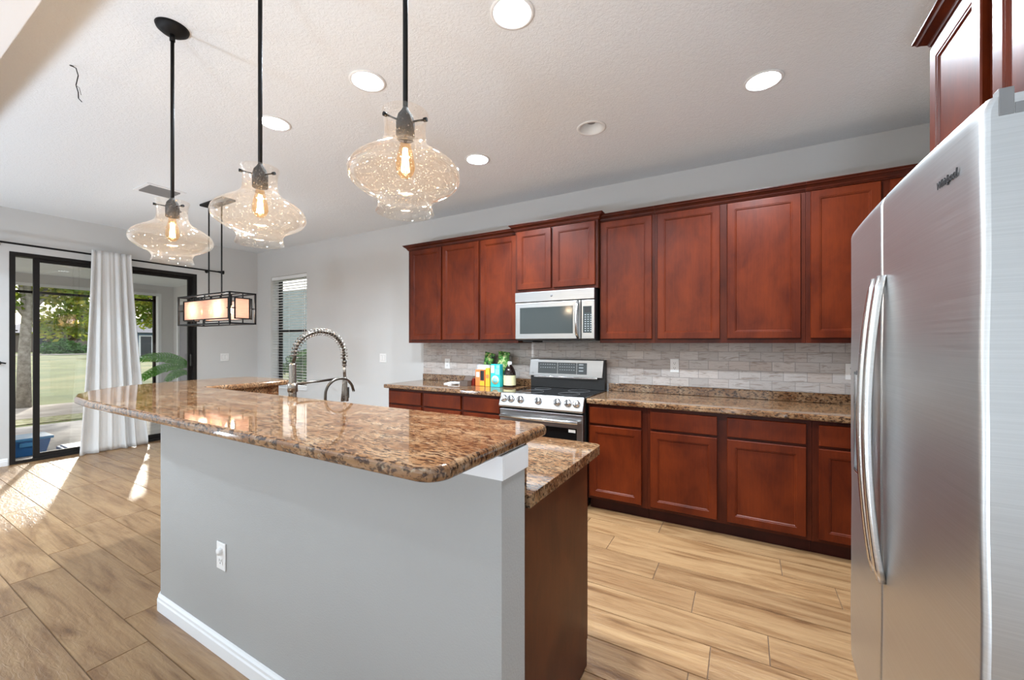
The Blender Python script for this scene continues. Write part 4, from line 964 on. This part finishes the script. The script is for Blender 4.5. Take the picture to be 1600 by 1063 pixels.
def fhandle(y, s, par):
    b = MB(); n = 24; vs = []; K = 10
    for i in range(n+1):
        t = i/n; z = .715+t*.835; bow = math.sin(PI*t)**.75; x = FX-.006-.032*bow; yy = y+s*.0
        hw = .0155; hd = .011
        for k in range(K):
            a = 2*PI*k/K; vs.append((x+hd*math.copysign(abs(math.cos(a))**.6, math.cos(a)), yy+hw*math.copysign(abs(math.sin(a))**.6, math.sin(a)), z))
    fs = [(i*K+k, i*K+(k+1) % K, (i+1)*K+(k+1) % K, (i+1)*K+k) for i in range(n) for k in range(K)]+[tuple(range(K)), tuple(range(n*K, (n+1)*K))]
    b.add(vs, fs, True); b.build('handle', 'handle', par)
fhandle(FG-.030, 1, d_r); fhandle(FG+.030, 1, d_f)
dp = MB().box(FX-.004, FX+.006, 1.585, 1.775, .935, 1.275).build('dispenser', 'dgrey', d_f, .006)
MB().box(FX-.0055, FX-.0042, 1.595, 1.765, 1.16, 1.26).build('dispenser_display', 'blackglass', dp)
MB().box(FX-.0055, FX-.0042, 1.595, 1.765, .945, 1.15).build('dispenser_recess', 'blackplastic', dp)
MB().box(FX-.010, FX-.0056, 1.591, 1.596, .94, 1.27).box(FX-.010, FX-.0056, 1.764, 1.769, .94, 1.27).box(FX-.010, FX-.0056, 1.597, 1.763, .938, .943).build('dispenser_bezel', 'chrome', dp)
MB().box(.395, .452, FY0+.02, FY1-.02, .012, .175).build('base_grille', 'greyplastic', fr, .003)
for y in (FY0+.08, FY1-.08): MB().cyl((.52, y, 0), .022, .031).build('foot', 'blackplastic', fr)
text('maker_lettering', 'Whirlpool', .021, 'dgrey', (FX+.0060, 1.098, 1.682), (PI/2, 0, -PI/2), d_r, .25, .0012)
# cabinet above it
oc = thing('refrigerator_cabinet', 'cherry double-door cabinet mounted above the refrigerator', 'cabinet', (.9, 1.55, 1.85))
CX = .605; cy0, cy1 = 1.075, 2.03
MB().box(CX+.0195, XR-.002, cy0, cy1, 1.84, 2.447).build('carcass', 'cherry_side', oc)
f = MB(); f.box(CX, CX+.019, cy0, cy0+.03, 1.84, 2.447); f.box(CX, CX+.019, 1.59, 1.68, 1.84, 2.447); f.box(CX, CX+.019, cy1-.03, cy1, 1.84, 2.447)
for a, c in ((cy0+.03, 1.59), (1.68, cy1-.03)): f.box(CX, CX+.019, a, c, 1.84, 1.87); f.box(CX, CX+.019, a, c, 2.41, 2.447)
f.build('face_frame', 'cherry_frame', oc)
doorm(1.662, cy1-.006, 1.865, 2.425, CX-.0005, 'cherry', 'door', oc)
doorm(cy0+.01, 1.600, 1.865, 2.425, CX-.0005, 'cherry', 'door', oc)
n = len(CROWN); z = 2.437
secs = [lambda u, v: (CX-.001-u, cy0, z+v), lambda u, v: (CX-.001-u, cy1+u, z+v), lambda u, v: (XR-.002, cy1+u, z+v)]
b = MB(); b.add([s(*p) for s in secs for p in CROWN], [(i*n+k, i*n+(k+1) % n, (i+1)*n+(k+1) % n, (i+1)*n+k) for i in range(2) for k in range(n)]+[tuple(range(n)), tuple(range(2*n, 3*n))[::-1]])
b.build('crown_molding', 'cherry_frame', oc)

# ================================================================== ceiling fixtures
CL = ['lit recessed ceiling light at the top centre nearest the camera', 'lit recessed ceiling light between the second and third glass pendants', 'lit recessed ceiling light just right of the middle pendant rod',
      'lit recessed ceiling light nearest the refrigerator cabinet', 'small lit recessed ceiling light right of the nearest glass pendant', 'unlit recessed ceiling light in front of the right upper cabinets']
for i, (x, y) in enumerate(CANS):
    on = i != 5
    t = thing('recessed_light', CL[i], 'ceiling light', (x, y, HC), 'recessed ceiling lights')
    MB().lathe((x, y, HC), [(.0835, .0), (.101, -.0005), (.101, -.004), (.092, -.007), (.078, -.004), (.068, .085)], 48).build('trim_ring', 'baffle', t)
    if on:
        MB().cyl((x, y, HC+.030), .0695, .012, 'z', 40).build('lens', 'lens', t)
        ld = bpy.data.lights.new('can_lamp', 'AREA'); ld.shape = 'DISK'; ld.size = .12; ld.energy = CAN_POWER; ld.color = (.78, .89, 1)
        lo = bpy.data.objects.new('can_lamp', ld); COL.objects.link(lo); lo.parent = t; lo.location = (0, 0, .022)
    else:
        MB().cyl((x, y, HC+.084), .068, .01, 'z', 40).build('housing_top', 'baffle', t)
        MB().lathe((x, y, HC+.083), [(.0, -.045), (.03, -.043), (.048, -.025), (.044, 0)], 32).build('lamp', 'greyplastic', t)
vt = thing('ceiling_vent', 'white and dark louvred air vent on the ceiling by the left pendant', 'vent', (-5.01, 1.76, HC))
vx0, vx1, vy0, vy1 = -5.19, -4.86, 1.62, 1.93
MB().box(vx0, vx1, vy0, vy0+.03, HC-.008, HC-.0005).box(vx0, vx1, vy1-.03, vy1, HC-.008, HC-.0005).box(vx0, vx0+.03, vy0+.03, vy1-.03, HC-.008, HC-.0005).box(vx1-.03, vx1, vy0+.03, vy1-.03, HC-.008, HC-.0005).build('frame', 'trim', vt, .001)
MB().box(vx0+.03, vx1-.03, vy0+.03, vy1-.03, HC-.002, HC-.0008).build('duct_backing', 'dgrey', vt)
v_ = MB()
for i in range(7):
    cx = vx0+.05+i*.038; v_.obox((cx, (vy0+vy1)/2, HC-.009), (math.cos(.7), 0, math.sin(.7)), (0, 1, 0), (-math.sin(.7), 0, math.cos(.7)), .011, (vy1-vy0)/2-.032, .0008)
v_.build('louvres', 'greyplastic', vt)
# loose wires
wr = thing('ceiling_wires', 'thin loose black wires dangling from a small hole in the ceiling', 'wire', (-3.17, .74, HC))
MB().tube([(-3.17, .735, HC-.002), (-3.14, .745, HC-.018), (-3.125, .75, HC-.06), (-3.14, .745, HC-.11), (-3.125, .75, HC-.15), (-3.12, .75, HC-.185), (-3.09, .755, HC-.21)], .0022, 6).build('black_wire', 'black', wr)
MB().tube([(-3.14, .745, HC-.11), (-3.11, .75, HC-.13), (-3.10, .755, HC-.17)], .0014, 6).build('thin_wire', 'greyplastic', wr)
MB().cyl((-3.17, .735, HC-.0015), .008, .001).build('hole_cover', 'dgrey', wr)

# pendants over the bar
def pendant(x, y, label):
    t = thing('pendant_light', label, 'pendant light', (x, y, HC), 'seeded glass pendants over the bar')
    MB().lathe((x, y, HC), [(.0, -.036), (.02, -.035), (.045, -.026), (.062, -.012), (.066, -.0005), (0, -.0005)], 40).build('canopy', 'black', t)
    MB().tube([(x, y, HC-.03), (x, y, 2.04)], .0075, 12).cyl((x, y, HC-.065), .011, .03, 'z', 12).build('rod', 'black', t)
    MB().lathe((x, y, 1.967), [(.024, 0), (.027, .002), (.027, .050), (.022, .070), (.012, .084), (.008, .092), (0, .092)], 24).lathe((x, y, 1.967), [(.0235, 0), (.022, .03), (0, .03)], 24).build('socket', 'socket', t)
    for a in (.25, .25+2*PI/3, .25+4*PI/3):
        d = Vector((math.cos(a), math.sin(a), 0)); p = Vector((x, y, 2.016))
        MB().tube([p+d*.02, p+d*.064], .0028, 8).tube([p+d*.060, p+d*.070], .006, 10).build('set_screw', 'black', t)
    pr = [(.067, 2.042), (.0665, 2.038), (.061, 2.022), (.059, 2.000), (.060, 1.972), (.063, 1.954), (.072, 1.940), (.088, 1.928), (.110, 1.915), (.131, 1.902), (.147, 1.889), (.157, 1.875), (.161, 1.861), (.159, 1.847),
          (.151, 1.834), (.137, 1.823), (.119, 1.812), (.101, 1.803), (.088, 1.796), (.081, 1.788), (.077, 1.777), (.078, 1.767), (.081, 1.757), (.084, 1.750)]
    MB().lathe((0+x, y, 0), pr, 64).build('glass_shade', 'shade', t)
    bl_ = MB().lathe((x, y, 0), [(.0, 1.852), (.012, 1.854), (.022, 1.864), (.028, 1.880), (.028, 1.893), (.024, 1.918), (.017, 1.945), (.013, 1.968)], 24).build('bulb', 'bulbglass', t)
    fl = MB()
    for k in range(8):
        a = 2*PI*k/8; r = .011; fl.tube([(x+r*.5*math.cos(a), y+r*.5*math.sin(a), 1.940), (x+r*math.cos(a), y+r*math.sin(a), 1.872)], .0014, 5)
    fl.build('filament', 'filament', bl_)
    ld = bpy.data.lights.new('bulb_lamp', 'POINT'); ld.energy = BULB_POWER; ld.color = (.92, .93, .95); ld.shadow_soft_size = .02
    lo = bpy.data.objects.new('bulb_lamp', ld); COL.objects.link(lo); lo.parent = t; lo.location = (0, 0, 1.872-HC)
    return t
p0 = pendant(-2.37, .885, 'seeded glass pendant with round black canopy, leftmost of the three over the bar')
for x, lb in ((-1.625, 'middle seeded glass pendant of the three over the bar'), (-.865, 'largest-looking seeded glass pendant, nearest the camera over the bar')):
    r = dup(p0, (x, .885, HC), lb)
    # lights are children too and were copied with the parts

# linear chandelier
ch = thing('linear_chandelier', 'black rectangular cage chandelier with pleated fabric panels near the patio door', 'chandelier', (-4.93, 2.22, HC))
X0, X1, Y0, Y1, Z0, Z1 = -5.47, -4.387, 2.10, 2.34, 1.562, 1.868
e = .0075
MB().box(-5.13, -4.65, 2.155, 2.285, HC-.022, HC-.0005).build('canopy', 'black', ch, .004)
for cx in (-5.07, -4.80): MB().tube([(cx, 2.22, HC-.02), (cx, 2.22, Z1-.0)], .007, 10).build('rod', 'black', ch)
cg = MB()
def bar3(p, q, r=e):
    p, q = Vector(p), Vector(q); c = (p+q)/2; h = [abs(a)/2+r for a in (q-p)]; cg.box(c.x-h[0], c.x+h[0], c.y-h[1], c.y+h[1], c.z-h[2], c.z+h[2])
for y in (Y0, Y1):
    for z in (Z0, Z1): bar3((X0, y, z), (X1, y, z))
    for x in (X0, X1): bar3((x, y, Z0), (x, y, Z1))
for x in (X0, X1):
    for z in (Z0, Z1): bar3((x, Y0, z), (x, Y1, z))
# inner rectangles on every face and the stubs that join them to the cage
for y, s in ((Y0, 1), (Y1, -1)):
    a, c, z0, z1 = X0+.09, X1-.05, Z0+.05, Z1-.05
    for z in (z0, z1): bar3((a, y+s*.012, z), (c, y+s*.012, z), .0055)
    for x in (a, c): bar3((x, y+s*.012, z0), (x, y+s*.012, z1), .0055)
    for x in (X0+.35, X1-.5): bar3((x, y, z1), (x, y, Z1), .0045); bar3((x, y, Z0), (x, y, z0), .0045)
    bar3((X0, y, (Z0+Z1)/2), (a, y, (Z0+Z1)/2), .0045); bar3((c, y, (Z0+Z1)/2), (X1, y, (Z0+Z1)/2), .0045)
for x, s in ((X0, 1), (X1, -1)):
    a, c, z0, z1 = Y0+.05, Y1-.05, Z0+.05, Z1-.05
    for z in (z0, z1): bar3((x+s*.008, a, z), (x+s*.008, c, z), .0055)
    for y in (a, c): bar3((x+s*.008, y, z0), (x+s*.008, y, z1), .0055)
    bar3((x, (Y0+Y1)/2, z1), (x, (Y0+Y1)/2, Z1), .0045); bar3((x, (Y0+Y1)/2, Z0), (x, (Y0+Y1)/2, z0), .0045)
    bar3((x, Y0, (Z0+Z1)/2), (x, a, (Z0+Z1)/2), .0045); bar3((x, c, (Z0+Z1)/2), (x, Y1, (Z0+Z1)/2), .0045)
bar3((X0, 2.22, Z1), (X1, 2.22, Z1), .006)
cg.build('cage', 'black', ch)
a, c, z0, z1 = X0+.095, X1-.055, Z0+.056, Z1-.056
for y in (Y0+.018, Y1-.018): MB().box(a, c, y-.001, y+.001, z0, z1).build('fabric_panel', 'organza', ch)
for x in (X0+.016, X1-.016): MB().box(x-.001, x+.001, Y0+.056, Y1-.056, z0, z1).build('fabric_panel', 'organza', ch)
for i in range(4):
    bx = X0+.24+i*.205
    bb = MB().lathe((bx, 2.22, 1.665), [(.0, 0), (.014, .003), (.020, .018), (.020, .032), (.014, .06), (.011, .085)], 20).build('bulb', 'bulbglass', ch)
    MB().tube([(bx, 2.22, 1.678), (bx, 2.22, 1.73)], .005, 8).build('filament', 'filament', bb)
    MB().tube([(bx, 2.22, 1.750), (bx, 2.22, Z1)], .011, 12).build('lamp_holder', 'black', ch)
for lx in (-.28, .28):
    ld = bpy.data.lights.new('chandelier_lamp', 'POINT'); ld.energy = CHANDELIER_POWER; ld.color = (.90, .94, 1); ld.shadow_soft_size = .04
    lo = bpy.data.objects.new('chandelier_lamp', ld); COL.objects.link(lo); lo.parent = ch; lo.location = (lx, 0, 1.72-HC)

# ================================================================== groceries left of the range
CZ = .9143
def box_item(name, label, cat, x, y, w_, d_, h_, mat, z=CZ, bev=.002, marks=()):
    t = thing(name, label, cat, (x, y, z))
    MB().box(x-w_/2, x+w_/2, y-d_/2, y+d_/2, z+.0003, z+h_).build('carton', mat, t, bev)
    for k, (u0, u1, v0, v1, m2) in enumerate(marks):
        MB().box(x-w_/2+u0*w_, x-w_/2+u1*w_, y-d_/2-.0012, y-d_/2-.0002, z+v0*h_, z+v1*h_).build('printed_patch', m2, t)
    return t
M['orange'] = plain('orange_carton', (.72, .20, .05), .5); M['yellow'] = plain('yellow_carton', (.80, .42, .03), .5)
M['teal'] = plain('teal_carton', (.02, .46, .48), .45); M['cream'] = plain('cream_label', (.70, .66, .38), .6)
M['brownglass'] = plain('dark_brown_glass', (.012, .006, .005), .08, 0, .6); M['bag_green'] = m_noisecol('green_snack_bag', [(.40, (.02, .03, .015)), (.52, (.07, .30, .04)), (.62, (.55, .50, .22)), (.72, (.30, .03, .04))], 26, .35)
M['bag_pink'] = m_noisecol('green_and_maroon_snack_bag', [(.36, (.05, .012, .02)), (.50, (.06, .30, .03)), (.60, (.62, .72, .35)), (.72, (.55, .10, .14))], 24, .35)
M['whitebag'] = m_noisecol('white_printed_bag', [(.40, (.55, .56, .60)), (.6, (.80, .79, .78)), (.72, (.30, .34, .50))], 24, .4)
M['red'] = plain('dark_red_carton', (.22, .02, .01), .5); M['brownbox'] = plain('brown_box', (.10, .07, .055), .6); M['sky'] = plain('light_blue_print', (.25, .65, .75), .5)
yi = 3.60
box_item('tea_box', 'small dark red carton at the left of the groceries', 'box', -2.505, yi-.03, .050, .07, .075, 'red')
box_item('snack_box', 'orange carton beside the yellow box', 'box', -2.402, yi-.03, .115, .06, .170, 'orange', marks=((.55, .95, .35, .95, 'blackplastic'), (.1, .45, .55, .85, 'white'), (.5, 1.0, .02, .3, 'yellow')))
box_item('pasta_box', 'tall narrow yellow carton between the orange and teal boxes', 'box', -2.301, yi-.04, .052, .06, .190, 'yellow', marks=((.15, .85, .45, .65, 'orange'),))
tb = box_item('cereal_box', 'teal carton with round printed emblem in front of the snack bags', 'box', -2.203, yi-.045, .112, .06, .232, 'teal', marks=((.05, .40, .62, .95, 'white'), (.5, .95, .55, .80, 'sky'), (.62, .95, .82, .97, 'sky')))
MB().lathe((-2.203, yi-.0757, CZ+.072), [(.0, -.001), (.044, -.001), (.044, 0)], 28, 'y').build('printed_emblem', 'cream', tb)
MB().lathe((-2.203, yi-.0770, CZ+.072), [(.0, -.001), (.030, -.001), (.030, 0)], 28, 'y').build('printed_ring', 'sky', tb)
def bag(name, label, x, y, z, w_, h_, tilt, mat, lean=0):
    t = thing(name, label, 'bag', (x, y, z)); b = MB(); nu, nv = 14, 14; vs = []
    for side in (-1, 1):
        for j in range(nv+1):
            for i in range(nu+1):
                u, v = i/nu-.5, j/nv; th = .035*math.cos(PI*u)**.7*math.sin(PI*min(max(v, .0), 1))**.6 if abs(u) < .5 else 0
                crk = .007*math.sin(31*u+17*v)+.006*math.sin(37*v+9*u)
                p = Vector((u*w_*(1-.06*math.sin(PI*v)), side*(th+.0012)+crk*min(1, th*60), v*h_))
                p = Matrix.Rotation(tilt, 3, 'Y') @ (Matrix.Rotation(lean, 3, 'X') @ p); vs.append((x+p.x, y+p.y, z+p.z))
    m = (nu+1)*(nv+1); fs = []
    for s in (0, m):
        for j in range(nv):
            for i in range(nu): a = s+j*(nu+1)+i; fs.append((a, a+1, a+nu+2, a+nu+1))
    b.add(vs, fs, True); b.build('pouch', mat, t)
    q0 = [Vector((-w_/2, 0, h_-.004)), Vector((w_/2, 0, h_-.004))]; q = [Matrix.Rotation(tilt, 3, 'Y') @ (Matrix.Rotation(lean, 3, 'X') @ p) for p in q0]
    MB().tube([(x+p.x, y+p.y, z+p.z) for p in q], .006, 8).build('clip_seal', 'bag_green' if mat != 'whitebag' else 'whitebag', t); return t
bag('paper_bag', 'white printed bag behind the orange carton', -2.430, yi+.050, CZ+.001, .17, .215, 0, 'whitebag')
bag('snack_bag', 'green snack bag sticking up behind the yellow carton', -2.47, yi+.148, CZ+.019, .13, .33, .20, 'bag_green')
bag('snack_bag', 'green and maroon snack bag sticking up behind the teal carton', -2.255, yi+.125, CZ+.014, .14, .345, .12, 'bag_pink')
bt = thing('sauce_bottle', 'dark brown bottle with cream label and white cap right of the teal carton', 'bottle', (-2.078, yi, CZ))
bx, by = -2.078, yi+.005
MB().lathe((bx, by, CZ), [(0, .0005), (.058, .0005), (.063, .006), (.063, .130), (.059, .156), (.043, .195), (.021, .226), (.018, .246), (0, .247)], 32).build('glass_body', 'brownglass', bt)
MB().lathe((bx, by, CZ+.022), [(.0638, 0), (.0638, .100)], 32).build('label', 'cream', bt)
MB().lathe((bx, by, CZ+.230), [(.021, 0), (.021, .030), (.0, .031)], 20).build('cap', 'white', bt)
ob_ = thing('open_box', 'small open brown carton lying left of the groceries', 'box', (-2.54, 3.475, CZ))
MB().box(-2.59, -2.49, 3.44, 3.443, CZ+.0005, CZ+.055).box(-2.59, -2.49, 3.507, 3.51, CZ+.0005, CZ+.055).box(-2.59, -2.587, 3.443, 3.507, CZ+.0005, CZ+.055).box(-2.493, -2.49, 3.443, 3.507, CZ+.0005, CZ+.055).box(-2.587, -2.493, 3.443, 3.507, CZ+.0005, CZ+.003).build('carton', 'brownbox', ob_)
MB().obox((-2.54, 3.53, CZ+.075), (1, 0, 0), (0, .6, .8), (0, -.8, .6), .05, .03, .001).build('flap', 'brownbox', ob_)
for i, (x, y, z, a, lb) in enumerate([(-2.77, 3.62, CZ+.0006, .3, 'white paper sheets lying on the left countertop'), (-2.74, 3.56, CZ+.0115, -.25, 'folded white paper on top of the paper sheets')]):
    u = Vector((math.cos(a), math.sin(a), 0)); v = Vector((-math.sin(a), math.cos(a), 0))
    tag(MB().obox((x, y, z+.005), u, v, (0, 0, 1), .11 if i == 0 else .07, .10 if i == 0 else .05, .005).build('paper_stack', 'white', None, .001), lb, 'paper')
for o in list(sc.objects):
    if '_w' in o: del o['_w']
    if '_n' in o: del o['_n']
